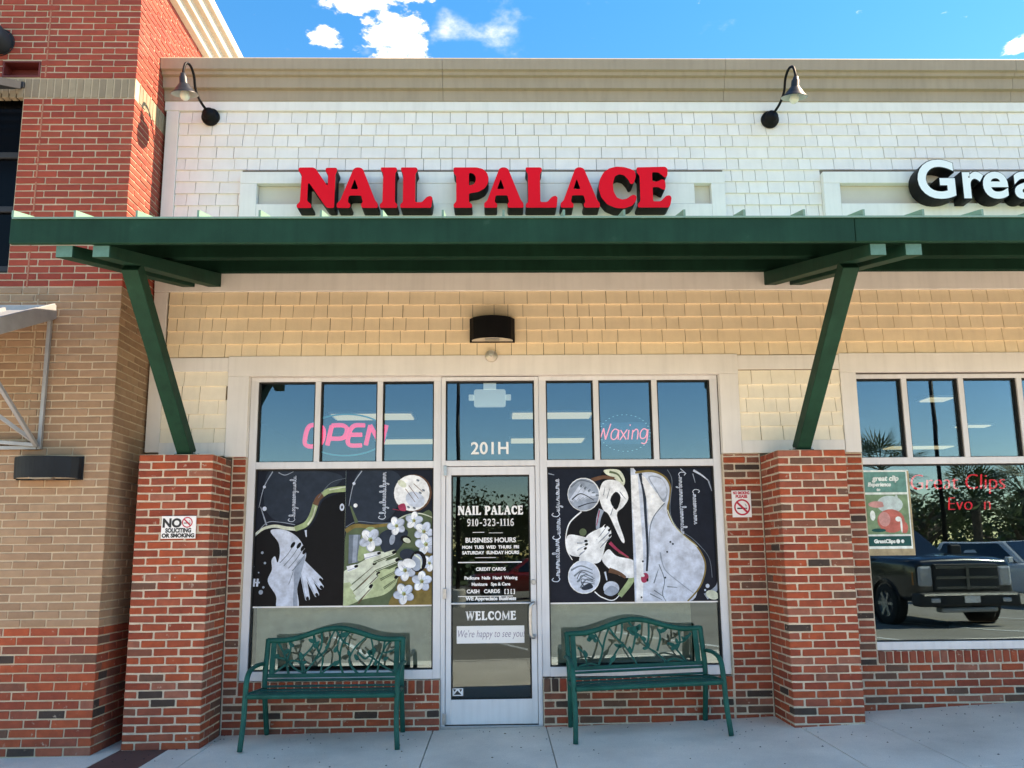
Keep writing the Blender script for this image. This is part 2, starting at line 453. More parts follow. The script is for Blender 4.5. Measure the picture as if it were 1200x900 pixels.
# one wide sheet to the horizon, the parking lot on it, the walk above
gb = MB(); gb.box(-900, 900, -900, 900, -1.6, -1.2)
struct(gb.build('ground', grass_m))
lot = struct(sheet('parking_lot', -58, 58, -46, -4.18, 60, 20, -0.13, asphalt))
verge = struct(sheet('lawn_verge', -58, 58, -130, -46, 40, 10, -0.04, grass_m))
walk = struct(sheet('sidewalk', -14, 16, -4.2, 0.4, 60, 4, -0.022, joint_m))
xj = [-14, -9, -6.2, -4.4, -2.885, -2.515, -2.235, -0.545, 0.382, 2.325, 2.91, 4.75, 6.6, 8.4, 10.5, 13, 16]
for i in range(len(xj) - 1):
    for (ya, yb) in ((-1.62, 0.3), (-3.3, -1.62), (-4.2, -3.3)):
        g = 0.004
        mm = conc_red if abs(xj[i] + 2.885) < 1e-6 else concrete
        sheet('slab', xj[i] + g, xj[i + 1] - g, ya + g, yb - g, 6, 3, random.uniform(-.001, .001), mm, walk, thick=0.02)
cb = MB()
for i in range(30):
    x0, x1 = -14 + i, -13 + i
    za, zb = zg(x0, -4.2), zg(x1, -4.2)
    cb.hexa([(x0, -4.36, za - .2), (x1, -4.36, zb - .2), (x1, -4.21, zb - .2), (x0, -4.21, za - .2), (x0, -4.34, za), (x1, -4.34, zb), (x1, -4.21, zb + .002), (x0, -4.21, za + .002)])
struct(cb.build('kerb', concrete))
sb = MB()
for i in range(9):
    xa = -10 + i * 2.75
    for j in range(8):
        y0, y1 = -5.0 - j * .62, -5.0 - (j + 1) * .62
        xs = (0.36 * (y0 + 5), 0.36 * (y1 + 5))
        p = [(xa + xs[0], y0), (xa + xs[0] + .11, y0), (xa + xs[1] + .11, y1), (xa + xs[1], y1)]
        sb.add([(x, y, zg(x, y) - .126) for x, y in p], [(3, 2, 1, 0)])
struct(sb.build('parking_stripes', stripe_m))

rd = random.Random(21); db = MB()
for i in range(260):
    x, y = rd.uniform(-3.0, 5.5), -abs(rd.gauss(0, .8)) - .03
    if y < -1.6: continue
    r_ = rd.uniform(.003, .009); z = zg(x, y) + .0015; a = rd.uniform(0, 6.28)
    n_ = rd.choice((3, 4, 5))
    ring_ = [(x + r_ * rd.uniform(.6, 1.3) * math.cos(a + k * 6.28 / n_), y + r_ * rd.uniform(.5, 1.2) * math.sin(a + k * 6.28 / n_), z) for k in range(n_)]
    db.add(ring_ + [(x, y, z + r_ * .7)], [(k, (k + 1) % n_, n_) for k in range(n_)], rd.randrange(2))
o = db.build('grit', [mat('dark_grit', (.05, .045, .04), .9, .2), mat('dry_leaf_bits', (.16, .10, .05), .9, .2)]); o['kind'] = 'stuff'; o['label'] = 'scattered grit and leaf crumbs on the concrete walk'
# ------------------------------------------------------------------ bricks
_bc = {}
def chamfer_box(l, d, h, c=0.004, jit=0.0, seed=0):
    rr = random.Random(seed)
    vs = []; idx = {}
    for sx in (-1, 1):
        for sy in (-1, 1):
            for sz in (-1, 1):
                for ax in range(3):
                    p = [sx * (l / 2 - c), sy * (d / 2 - c), sz * (h / 2 - c)]
                    p[ax] = (sx, sy, sz)[ax] * (l, d, h)[ax] / 2
                    idx[sx, sy, sz, ax] = len(vs); vs.append(tuple(q + rr.uniform(-jit, jit) for q in p))
    fs = []
    for ax in range(3):
        o = [a for a in range(3) if a != ax]
        for s in (-1, 1):
            q = []
            for a, b in ((-1, -1), (1, -1), (1, 1), (-1, 1)):
                k = [0, 0, 0]; k[ax] = s; k[o[0]] = a; k[o[1]] = b; q.append(idx[k[0], k[1], k[2], ax])
            flip = (s < 0) ^ (ax == 1)
            fs.append(tuple(q[::-1]) if flip else tuple(q))
    for ax in range(3):
        o = [a for a in range(3) if a != ax]
        for a in (-1, 1):
            for b in (-1, 1):
                q = []
                for (s, ff) in ((-1, o[0]), (1, o[0]), (1, o[1]), (-1, o[1])):
                    k = [0, 0, 0]; k[ax] = s; k[o[0]] = a; k[o[1]] = b; q.append(idx[k[0], k[1], k[2], ff])
                P = [Vector(vs[i]) for i in q]; nrm = (P[1] - P[0]).cross(P[2] - P[0]); ce = sum(P, Vector()) / 4
                fs.append(tuple(q) if nrm.dot(ce) > 0 else tuple(q[::-1]))
    for sx in (-1, 1):
        for sy in (-1, 1):
            for sz in (-1, 1):
                q = [idx[sx, sy, sz, a] for a in range(3)]
                P = [Vector(vs[i]) for i in q]; nrm = (P[1] - P[0]).cross(P[2] - P[0])
                fs.append(tuple(q) if nrm.dot(sum(P, Vector())) > 0 else tuple(q[::-1]))
    return vs, fs
def brick_mesh(l, d, h, var, matl, c, jit, nm='brick'):
    key = (round(l * 200), round(d * 200), round(h * 1000), var, matl.name)
    if key not in _bc:
        me = bpy.data.meshes.new(nm)
        vs, fs = chamfer_box(key[0] / 200, key[1] / 200, h, c, jit, hash((key[0], key[1], var)) & 0xffff)
        me.from_pydata(vs, [], fs); me.materials.append(matl); me.update(); _bc[key] = me
    return _bc[key]
def size_in_view(s):
    u, v, z = pix(s['c'])
    inside = -12 < u < 1212 and -8 < v < 908
    l, d, h = s['d']
    return (1 if inside else 0, max(l * s.get('wt', 1), 0.04) * h / z / z)
def lay(parent, specs, mats, nmax=300, c=0.006, jit=0.0018, nm='brick', field='brick_field', tilt=0.004):
    """specs: dict c=(centre), d=(len, depth, height), r=rot about z. The nmax largest as objects, the rest one mesh."""
    specs = sorted(specs, key=size_in_view, reverse=True)
    rest = MB()
    for i, s in enumerate(specs):
        l, d, h = s['d']
        if i < nmax:
            o = bpy.data.objects.new(nm, brick_mesh(l, d, h, random.randrange(3), mats[0], c, jit, nm)); C.objects.link(o)
            o.parent = parent; o.location = s['c']; o.rotation_euler = (random.uniform(-tilt, tilt), random.uniform(-tilt, tilt) * .6, s.get('r', 0))
        else:
            vs, fs = chamfer_box(l, d, h, c, jit, i)
            cr_, sr = math.cos(s.get('r', 0)), math.sin(s.get('r', 0)); X, Y, Z = s['c']
            rest.add([(X + x * cr_ - y * sr, Y + x * sr + y * cr_, Z + z) for x, y, z in vs], fs)
    if rest.v: rest.build(field, mats[1], parent, kind='stuff')
BJ = 0.0108
def field(x0, x1, z0, z1, Y, course, mod, ph=0, depth=0.05, holes=(), r=0, side=None, clip0=0.02):
    """running bond facing -y at plane Y (side: plane x=side, u runs along y, facing +x if r>0)."""
    out = []; k = 0; z = z0
    while z < z1 - 0.012:
        h = min(course, z1 - z)
        spans = [(x0, x1)]
        for hx0, hx1, hz0, hz1 in holes:
            if z + h > hz0 + .01 and z < hz1 - .01:
                ns = []
                for p, q in spans:
                    if hx1 <= p or hx0 >= q: ns.append((p, q)); continue
                    if hx0 > p: ns.append((p, hx0))
                    if hx1 < q: ns.append((hx1, q))
                spans = ns
        for p, q in spans:
            js = []; u = x0 - ((k + ph) % 2) * mod / 2
            while u < q:
                if p + .05 < u < q - .05: js.append(u + random.uniform(-.004, .004))
                u += mod
            ed = [p] + js + [q]
            for a, b in zip(ed, ed[1:]):
                j = random.uniform(-.002, .002)
                if side is None: out.append(dict(c=((a + b) / 2, Y + depth / 2 + j, z + h / 2 + random.uniform(-.0008, .0008)), d=(b - a - BJ, depth, h - BJ), r=0))
        z += course; k += 1
    return out

# ---- piers
def pier(x0, x1, zb, label):
    t = thing('brick_pier', label, 'pier', (0, 0, 0))
    yf, top, crs = -0.42, 2.275, 0.063
    w = x1 - x0; mod = w / 3; dp = 0.093; specs = []
    n = int((top - zb) / crs) + 1; k = 0; z = top - crs
    def put(xa, xb, ya, yb, z, h=crs):
        g = BJ / 2
        specs.append(dict(c=((xa + xb) / 2 , (ya + yb) / 2, z + h / 2), d=(xb - xa - BJ * (1 if xb - xa > .12 or True else 0), yb - ya - BJ, h - BJ)))
    while z > zb - crs:
        if k % 2 == 0:
            for i in range(3): put(x0 + i * mod - (0 if i else BJ / 2), x0 + (i + 1) * mod + (BJ / 2 if i == 2 else 0), yf - BJ / 2, yf + dp, z)
            for xa, xb in ((x0 - BJ / 2, x0 + dp), (x1 - dp, x1 + BJ / 2)):
                put(xa, xb, yf + dp, yf + dp + mod, z); put(xa, xb, yf + dp + mod, 0.0, z)
        else:
            h_ = mod / 2
            put(x0 - BJ / 2, x0 + h_, yf - BJ / 2, yf + mod, z); put(x1 - h_, x1 + BJ / 2, yf - BJ / 2, yf + mod, z)
            for i in range(2): put(x0 + h_ + i * mod, x0 + h_ + (i + 1) * mod, yf - BJ / 2, yf + dp, z)
            for xa, xb in ((x0 - BJ / 2, x0 + dp), (x1 - dp, x1 + BJ / 2)): put(xa, xb, yf + mod, 0.0, z)
        z -= crs; k += 1
    boxo('mortar_core', mortar, t, x0 + .004, x1 - .004, yf + .004, -.004, zb - .1, top - .004)
    lay(t, specs, brickM['red'])
    return t
pier(-2.868, -2.278, 0.0, 'red brick pier beside the tall brick building, with a white NO sign')
pier(2.275, 2.832, 0.08, 'red brick pier between the two shop windows, standing alone without a sign')

# ---- shop building ------------------------------------------------------
XR = 12.0
bld = thing('storefront_building', 'low storefront building with white and tan shingle cladding, brick base and tan cornice', 'building', (0, 0, 0))
wall = MB()
def W(x0, x1, z0, z1, y0=0.012, y1=0.30): wall.box(x0, x1, y0, y1, z0, z1)
W(-3.025, XR, 3.01, 4.35); W(-3.025, XR, 4.35, 5.89)
W(-3.025, -2.17, -.2, 3.01); W(1.962, 3.165, -.2, 3.01); W(6.28, XR, -.2, 3.01)
W(-2.17, -.490, -.2, .43); W(.362, 1.962, -.2, .43); W(3.165, 6.28, -.2, .61)
wall.build('wall', dark_gap, bld)
tops = boxo('roof', mat('roof_membrane', (.35, .34, .32), .9, .1), bld, -3.02, XR, .3, 9, 5.6, 5.7)
boxo('back_wall', dark_gap, bld, -3.02, XR, 8.7, 9, -.2, 5.6)
boxo('end_wall', tan_sh[0], bld, XR - .2, XR, .31, 8.69, -.2, 5.59)
boxo('party_wall', dark_gap, bld, -3.02, -2.99, .31, 8.69, -.2, 5.59)
# brick base
bw = boxo('brick_wall', mortar, bld, -2.275, -2.152, .0045, .055, -.15, 2.3)
def core(*a): boxo('mortar_bed', mortar, bld, *a)
core(-2.152, -.490, .0045, .055, -.15, .433); core(.362, 1.945, .0045, .055, -.15, .433); core(1.945, 2.275, .0045, .055, -.15, 2.297)
core(2.832, 3.172, .0045, .055, -.15, 2.297); core(3.172, 6.27, .0045, .055, -.15, .617); core(6.27, XR, .0045, .055, -.15, 2.297)
core(-3.02, -2.87, .0045, .055, -.15, 2.3)
cz = 2.275 - 36 * .063 - .063
def rl(x0, x1, zt, h=.112, mod=.066):
    out = []; n = round((x1 - x0) / mod); mo = (x1 - x0) / n
    for i in range(n): out.append(dict(c=(x0 + (i + .5) * mo, -.004 + .03, zt - h / 2), d=(mo - BJ, .06, h - BJ * .6)))
    return out
S = []
S += field(-2.272, -2.152, .46, 2.3, 0, .063, .196, 0) + field(-2.272, -.491, cz, .322, 0, .063, .196, 0) + rl(-2.15, -.491, .436)
S += field(-2.272, -2.152, .325, .46, 0, .063, .196, 1)
S += field(.363, 1.945, cz, .322, 0, .063, .196, 1) + rl(.363, 1.945, .436) + field(1.95, 2.272, cz, 2.297, 0, .063, .196, 0)
S += field(2.835, 3.17, .50, 2.297, 0, .063, .196, 1) + field(2.835, 6.27, cz, .515, 0, .063, .196, 0) + rl(3.17, 6.27, .62, .104)
S += field(6.27, XR, cz, 2.297, 0, .063, .196, 0) + field(-3.02, -2.87, cz, 2.3, 0, .063, .196, 0)
lay(bw, S, brickM['red'])
# trim boards
TB = []
def trim(x0, x1, z0, z1, y=-.02, back=.04, mm=None, bev=.003): boxo('trim_board', mm or trim_w, bld, x0, x1, y, back, z0, z1, bev)
trim(-3.022, XR, 5.499, 5.589, -.028); trim(-3.015, -2.897, 2.345, 3.77, -.021); trim(-3.006, -2.893, 3.94, 5.498, -.022)
trim(-3.018, XR, 3.773, 3.938, -.024)
def winhead(x0, x1, z0, z1): trim(x0, x1, z0, z1, -.026)
winhead(-2.335, 2.118, 3.006, 3.182); trim(-2.333, -2.152, 2.30, 3.005, -.026); trim(1.95, 2.116, 2.30, 3.005, -.026)
trim(-2.897, -2.336, 3.05, 3.172); trim(-2.897, -2.336, 2.31, 2.425); trim(2.119, 3.02, 3.045, 3.172); trim(2.119, 3.02, 2.30, 2.412)
winhead(3.02, 6.45, 3.012, 3.184); trim(3.022, 3.160, 2.30, 3.011, -.026); trim(6.275, 6.45, 2.30, 3.011, -.026)
trim(6.452, XR, 3.045, 3.172); trim(6.452, XR, 2.30, 2.412)
# sign recesses
def sign_frame(x0, x1):
    trim(x0, x1, 4.768, 4.878, -.065); trim(x0, x0 + .15, 4.40, 4.767, -.064); trim(x1 - .125, x1, 4.40, 4.767, -.064)
    trim(x0 + .151, x1 - .126, 4.40, 4.571, -.0635)
sign_frame(-2.294, 2.08); sign_frame(2.983, 7.3)
sbk = mat('cream_recess_paint', (.60, .55, .47), .7, .06, 3)
for (a, b) in ((-2.143, 1.954), (3.134, 7.173)):
    boxo('sign_recess', sbk, bld, a + .002, b - .002, -.006, -.002, 4.573, 4.766)
# shingles
shw = boxo('shingle_wall', mat('shingle_gap', (.20, .175, .145), .9, .1), bld, -2.89, XR, -.0005, .0118, 4.36, 5.498)
sht = boxo('shingle_wall', mat('shingle_gap_tan', (.16, .11, .06), .9, .1), bld, -2.896, XR, -.0005, .0118, 3.174, 3.772)
def shingles(x0, x1, z0, exps, holes, seed):
    rr = random.Random(seed); out = []; z = z0
    for h in exps:
        x = x0 - rr.uniform(0, .1)
        while x < x1:
            w = rr.choice([.115, .14, .165, .19, .215]) + rr.uniform(-.01, .01)
            segs = [(max(x, x0), min(x + w, x1))]
            for a, b, c, d in holes:
                if z + h > c + .02 and z < d - .02:
                    ns = []
                    for p, q in segs:
                        if b <= p or a >= q: ns.append((p, q)); continue
                        if a > p: ns.append((p, a))
                        if b < q: ns.append((b, q))
                    segs = ns
            for p, q in segs:
                if q - p > .02:
                    out.append(dict(c=((p + q) / 2, 0, z + h / 2), d=(q - p - .0045, .02, h)))
            x += w
        z += h
    return out
_sm = {}
def shingle_vs(l, h):
    a, t0, t1 = l / 2, -.0165, -.003
    return [(-a, t0, -h / 2 - .004), (a, t0, -h / 2 - .004), (a, 0, -h / 2 - .004), (-a, 0, -h / 2 - .004),
            (-a, t1, h / 2 - .001), (a, t1, h / 2 - .001), (a, 0, h / 2 - .001), (-a, 0, h / 2 - .001)]
HX = [(0, 3, 2, 1), (4, 5, 6, 7), (0, 1, 5, 4), (1, 2, 6, 5), (2, 3, 7, 6), (3, 0, 4, 7)]
def lay_shingles(parent, specs, mats, nmax=300):
    specs = sorted(specs, key=size_in_view, reverse=True); rest = MB()
    for i, s in enumerate(specs):
        l, d, h = s['d']; j = random.uniform(-.0025, .0005); ta = random.uniform(-.004, .004)
        if i < nmax:
            key = (round(l * 200), round(h * 1000), mats[0].name)
            if key not in _sm:
                me = bpy.data.meshes.new('shingle'); me.from_pydata(shingle_vs(key[0] / 200, h), [], HX); me.materials.append(mats[0]); me.update(); _sm[key] = me
            o = bpy.data.objects.new('shingle', _sm[key]); C.objects.link(o); o.parent = parent
            o.location = (s['c'][0], s['c'][1] + j, s['c'][2] + random.uniform(-.0012, .0012)); o.rotation_euler = (random.uniform(-.012, .012), ta, 0)
        else:
            dz = random.uniform(-.0012, .0012)
            rest.add([(s['c'][0] + x, s['c'][1] + y + j * (1 if y else 0), s['c'][2] + z + dz + x * ta) for x, y, z in shingle_vs(l, h)], HX)
    if rest.v: rest.build('shingle_field', mats[1], parent, kind='stuff')
def shift(o):   # children carry world coordinates: cancel the parent's own offset
    for ch in o.children: ch.matrix_parent_inverse = Matrix.Translation(-Vector(o.location))
eu = [(5.497 - 4.36) / 10] * 10
lay_shingles(shw, shingles(-2.892, XR, 4.36, eu, [(-2.294, 2.08, 4.40, 4.86), (2.983, 7.3, 4.40, 4.86)], 3), white_sh, 150)
lay_shingles(sht, shingles(-2.885, XR, 3.182, [(3.772 - 3.182) / 5] * 5, [], 5), tan_sh, 100)
es = (3.05 - 2.425) / 5
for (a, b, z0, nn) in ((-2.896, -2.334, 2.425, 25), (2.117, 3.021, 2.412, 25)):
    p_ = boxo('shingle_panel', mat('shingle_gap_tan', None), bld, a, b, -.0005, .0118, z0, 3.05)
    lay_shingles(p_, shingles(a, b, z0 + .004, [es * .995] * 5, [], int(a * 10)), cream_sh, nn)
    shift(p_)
for o in (bw, shw, sht): shift(o)
# cornice, stepped boards leaning out
def crn(y, z0, z1, mm=cornice_m, x0=-3.03, x1=XR + .1, seams=()):
    pass
corn = MB()
prof = [(.05, 5.580), (-.036, 5.590), (-.046, 5.686), (-.080, 5.693), (-.090, 5.790), (-.118, 5.797), (-.124, 5.826), (-.150, 5.833), (-.160, 5.930), (-.152, 5.942), (.05, 5.942)]
xs = [-3.028, -.48, 2.12, 4.82, XR + .1]
for a, b in zip(xs, xs[1:]):
    a2, b2 = a + .0015, b - .0015
    k = len(prof); o = len(corn.v)
    corn.add([(a2, y, z) for y, z in prof] + [(b2, y, z) for y, z in prof], [(i, k + i, k + (i + 1) % k, (i + 1) % k) for i in range(k)] + [tuple(range(k))[::-1], tuple(range(k, 2 * k))])
corn.build('cornice', cornice_m, bld, normals=True)
boxo('parapet_cap', cornice_m, bld, -3.02, XR, .051, .32, 5.90, 5.935)

# windows ------------------------------------------------------------------
YF, YB, YG = .040, .125, .085
def frame_bar(parent, x0, x1, z0, z1, y=YF, nm='mullion', mm=None): return boxo(nm, mm or alu, parent, x0, x1, y, YB, z0, z1, .003)
def pane(parent, x0, x1, z0, z1, mm=None):
    b = MB(); cx, cz_ = (x0 + x1) / 2, (z0 + z1) / 2
    b.box(x0 - cx, x1 - cx, -.003, .003, z0 - cz_, z1 - cz_)
    o = b.build('pane', mm or glass, parent, loc=(cx, YG, cz_))
    return o
gask = mat('black_gasket', (.012, .012, .012), .7, .1)
def gasket(parent, x0, x1, z0, z1, t=.011):
    b = MB(); y0, y1 = .056, .0815
    b.box(x0, x1, y0, y1, z1 - t, z1); b.box(x0, x1, y0, y1, z0, z0 + t * .6); b.box(x0, x0 + t, y0, y1, z0 + t * .6, z1 - t); b.box(x1 - t, x1, y0, y1, z0 + t * .6, z1 - t)
    b.build('gasket', gask, parent)
def glazed(parent, x0, x1, z0, z1, mm=None):
    gasket(parent, x0, x1, z0, z1); pane(parent, x0 - .01, x1 + .01, z0 - .01, z1 + .01, mm)
def emp(name, parent):
    o = bpy.data.objects.new(name, None); C.objects.link(o); o.parent = parent; return o
# left window
TZ0, TZ1 = 2.200, 2.260
def window(x0, x1, sill0, sill1, muls, jl=.065, jr=.065):
    w = MB()
    for (a, b, c, d) in ((x0, x1, 2.968, 3.007), (x0, x0 + jl, sill0, 2.968), (x1 - jr, x1, sill0, 2.968), (x0 + jl, x1 - jr, TZ0, TZ1)):
        w.box(a, b, YF, YB, c, d)
    wf = w.build('window', alu, bld, bevel=.003)
    frame_bar(wf, x0 + jl, x1 - jr, sill0, sill1, YF - .008, 'sill')
    xs_ = [x0 + jl] + [q for mm in muls for q in (mm - .024, mm + .024)] + [x1 - jr]
    for mm in muls: frame_bar(wf, mm - .024, mm + .024, TZ1, 2.968)
    for a, b in zip(xs_[::2], xs_[1::2]): glazed(wf, a, b, TZ1, 2.968)
    glazed(wf, x0 + jl, x1 - jr, sill1, TZ0)
    return wf
window(-2.152, -.49, .437, .512, [-1.567, -1.026])
window(.362, 1.945, .443, .520, [.868, 1.386])
window(3.165, 6.27, .622, .690, [3.617, 4.128, 4.655, 5.16, 5.67], jl=.02)
# door
w = MB()
w.box(-.488, -.452, .03, YB, .04, 3.0); w.box(.324, .360, .03, YB, .04, 3.0); w.box(-.452, .324, .031, YB, 2.212, TZ1); w.box(-.452, .324, .031, YB, 2.968, 3.0)
door = w.build('door', alu, bld, bevel=.003)
zb = .068
for nm, a in (('door_leaf', (-.448, -.402, zb, 2.206)), ('door_leaf', (.272, .320, zb, 2.206)), ('door_leaf', (-.402, .272, 2.135, 2.206)), ('bottom_rail', (-.402, .272, zb, .266))):
    frame_bar(door, *a, y=.045, nm=nm)
frame_bar(door, -.402, .272, 1.040, 1.052, y=.03, nm='push_bar')
gl_d = glazed(door, -.402, .272, .266, 2.135, glass_door)
glazed(door, -.452, .324, TZ1, 2.968)
boxo('threshold', steel, door, -.49, .36, .02, .13, .035, .062, .003)
b = MB()
hp = cr([(.292, .045, 1.045), (.292, -.01, 1.05), (.268, -.03, 1.03), (.262, -.03, .96), (.262, -.03, .84), (.268, -.03, .78), (.292, -.01, .77), (.292, .045, .772)], 5)
b.tube(hp, .0155, 10); b.build('handle', steel, door, smooth=True)
b = MB(); b.lathe([(0, 0), (.022, 0), (.022, .01), (.018, .014), (0, .014)], (.296, .045, 1.22), (0, -1, 0), 20); b.build('lock', steel, door)
for z in (2.17, 1.13, .12):
    boxo('hinge', steel, door, -.468, -.440, .018, .034, z - .045, z + .045, .004)
# interior
inner = mat('interior_wall', (.10, .09, .08), .8, .1, 1.5); ceil_m = mat('ceiling_tile', (.07, .08, .09), .9, .06, 3)
floor_m = mat('interior_floor', (.16, .13, .10), .35, .15, 2)
boxo('interior_floor', floor_m, bld, -2.98, XR - .2, .31, 8.7, -.1, .055)
boxo('interior_ceiling', ceil_m, bld, -2.98, XR - .2, .31, 8.7, 3.12, 3.2)
boxo('interior_wall', inner, bld, -2.98, 8.0, 7.2, 7.25, .056, 3.119)
boxo('interior_wall', inner, bld, 3.05, 3.12, .31, 7.19, .056, 3.119)
lamp_e = mat('fluorescent_diffuser', (1.0, .90, .66), .6, .02, emit=.14)
def clight(x0, x1, y0, y1, label, grp='ceiling lights in the salon'):
    t = thing('ceiling_light', label, 'ceiling light', ((x0 + x1) / 2, (y0 + y1) / 2, 3.12), grp)
    hx, hy = (x1 - x0) / 2, (y1 - y0) / 2
    boxo('frame', white_face, t, -hx - .03, hx + .03, -hy - .03, hy + .03, -.02, 0); boxo('diffuser', lamp_e, t, -hx, hx, -hy, hy, -.032, -.0205)
for (x0, x1, y0, y1) in ((-1.95, -1.02, 2.3, 2.65), (.18, 1.12, 2.3, 2.65), (-1.75, -.82, 4.3, 4.7), (.2, 1.25, 4.3, 4.7)):
    clight(x0, x1, y0, y1, 'lit fluorescent panel in the salon ceiling, %s' % {(-1.95, 2.3): 'just behind the pink OPEN neon', (.18, 2.3): 'nearest the glass beside the Waxing neon', (-1.75, 4.3): 'deeper in the room below the OPEN neon', (.2, 4.3): 'deeper in the room beside the Waxing neon'}[x0, y0])
for (x0, x1, y0, y1) in ((4.72, 4.98, 1.55, 1.75), (6.2, 6.6, 3.4, 3.55), (6.3, 7.3, 5.4, 5.7)):
    clight(x0, x1, y0, y1, {1.55: 'small square lit ceiling panel close to the glass of the shop next door', 3.4: 'narrow lit ceiling strip midway into the shop next door', 5.4: 'long lit ceiling panel deep inside the shop next door'}[y0], 'ceiling lights in the shop next door')

# ------------------------------------------------------------------ tall brick building on the left
tow = thing('brick_building', 'tall brick building with red upper storey, tan brick middle and red brick base', 'building', (0, 0, 0))
TX, TY, TL = -3.03, -.55, -6.0
tc_ = MB(); tc_.box(TL, TX - .006, TY + .125, 7.5, -.2, 6.62)
for (a_, b_, c_, d_) in ((-3.842, TX - .006, -.2, 6.62), (-3.962, -3.842, -.2, 5.475), (TL, -3.962, -.2, 3.75), (TL, -3.962, 5.33, 5.475), (-3.962, -3.842, 5.62, 6.62), (TL, -4.155, 5.475, 6.62), (-4.155, -3.962, 5.62, 6.62)):
    tc_.box(a_, b_, TY + .005, TY + .125, c_, d_)
tcore = tc_.build('wall', mortar_tower, tow)
Z_RED, Z_TAN, Z_B0, Z_B1, Z_T = .94, 3.628, 5.283, 5.463, 6.61
hol = [(-6.0, -3.962, 3.75, 5.33), (-4.155, -3.842, 5.475, 5.62)]
def tower_part(z0, z1, crs, mod, key, nmax):
    n = max(1, round((z1 - z0) / crs)); crs = (z1 - z0) / n
    f = field(TL, TX + .004, z0, z1, TY, crs, mod, 0, holes=hol)
    # side return, corner bricks show their ends
    s = []
    for i in range(n):
        z = z0 + i * crs; y = TY + (.09 if i % 2 == 0 else mod * .5 + .08)
        while y < .72:
            y2 = min(y + mod, .75)
            if y2 - y > .03: s.append(dict(c=(TX - .025, (y + y2) / 2, z + crs / 2), d=(y2 - y - BJ, .05, crs - BJ), r=math.pi / 2, wt=.35))
            y += mod
        e = .09 if i % 2 == 0 else mod * .5 + .08
        s.append(dict(c=(TX - .025, TY + .0035 + e / 2 + .0, z + crs / 2), d=(e - BJ * .5 - .006, .0495, crs - BJ), r=math.pi / 2, wt=.35))
    lay(tcore, f + s, brickM[key], nmax, c=.003)
tower_part(-.06, Z_RED, .0665, .205, 'red', 90)
tower_part(Z_RED, Z_TAN, .0632, .198, 'tan', 130)
tower_part(Z_TAN, Z_B0, .0592, .198, 'up', 70)
tower_part(Z_B1, Z_T, .0588, .198, 'up', 60)
band = []
x = TX
while x > TL: band.append(dict(c=(x - .031, TY + .025, (Z_B0 + Z_B1) / 2), d=(.062 - BJ, .05, Z_B1 - Z_B0 - BJ))); x -= .062
y = TY + .07
while y < .72: band.append(dict(c=(TX - .025, y + .031, (Z_B0 + Z_B1) / 2), d=(.062 - BJ, .05, Z_B1 - Z_B0 - BJ), r=math.pi / 2)); y += .062
lay(tcore, band, brickM['band'], 40, c=.003)
jm = mat('salmon_sealant', (.42, .17, .11), .8, .08)
boxo('control_joint', jm, tow, -3.800, -3.788, TY - .0015, TY + .004, Z_B1 + .01, Z_T)
boxo('control_joint', jm, tow, -3.800, -3.788, TY - .0015, TY + .004, Z_TAN, Z_B0 - .005)
boxo('control_joint', mat('tan_sealant', (.40, .31, .22), .8, .08), tow, -3.700, -3.688, TY - .0015, TY + .004, 2.3, Z_TAN - .005)
tcn = MB()
tp = [(0, 6.60), (.05, 6.62), (.062, 6.70), (.10, 6.712), (.112, 6.79), (.155, 6.802), (.17, 6.89), (.205, 6.902), (.21, 7.0), (0, 7.0)]
k = len(tp)
pts = []
for o_, z in tp: pts += [(TL, TY - o_, z), (TX + o_, TY - o_, z), (TX + o_, 7.4, z)]
fs = []
for i in range(k):
    j = (i + 1) % k
    for q in range(2): fs.append((i * 3 + q, i * 3 + q + 1, j * 3 + q + 1, j * 3 + q))
tcn.add(pts, fs); tcn.build('cornice', cornice_l, tow, normals=True)
boxo('roof', cornice_l, tow, TL, TX, TY, 7.4, 6.95, 7.02)
# louvre window, recessed maroon box, mullion
wdk = mat('dark_glass', (.002, .002, .0025), .2, .1, spec=.12)
wo_ = boxo('window', wdk, tow, -6.0, -3.964, TY + .09, TY + .12, 3.752, 5.328)
for z in (3.78, 4.30, 4.78): boxo('mullion', grey_m, tow, -6.0, -3.968, TY + .06, TY + .089, z, z + .05, .004)
mar = mat('maroon_metal', (.16, .022, .02), .6, .1)
b = MB(); x0, x1, z0, z1 = -4.155, -3.842, 5.475, 5.62
b.box(x0, x1, TY + .10, TY + .12, z0, z1); b.box(x0, x1, TY - .004, TY + .10, z1 - .012, z1); b.box(x0, x1, TY - .004, TY + .10, z0, z0 + .012)
b.box(x0, x0 + .012, TY - .004, TY + .10, z0 + .012, z1 - .012); b.box(x1 - .012, x1, TY - .004, TY + .10, z0 + .012, z1 - .012)
b.build('recessed_box', mar, tow)
# louvred shutter above that window
t = thing('louvre_shade', 'dark slatted metal sun shade over the upper window of the tall brick building', 'sun shade', (-4.95, TY, 5.30))
for i in range(9):
    yy = -.05 - i * .07; zz = .055 - i * .035
    boxo('slat', grey_m, t, -.93, .93, yy - .03, yy + .03, zz - .004, zz + .004)
for sx in (-.965, .95): 
    b = MB(); b.bar((sx, 0, .10), (sx, -.66, -.24), .035, .06); b.build('side_rail', grey_m, t)
b = MB(); b.bar((-.99, 0, .10), (.99, 0, .10), .03, .05); b.build('top_rail', grey_m, t)
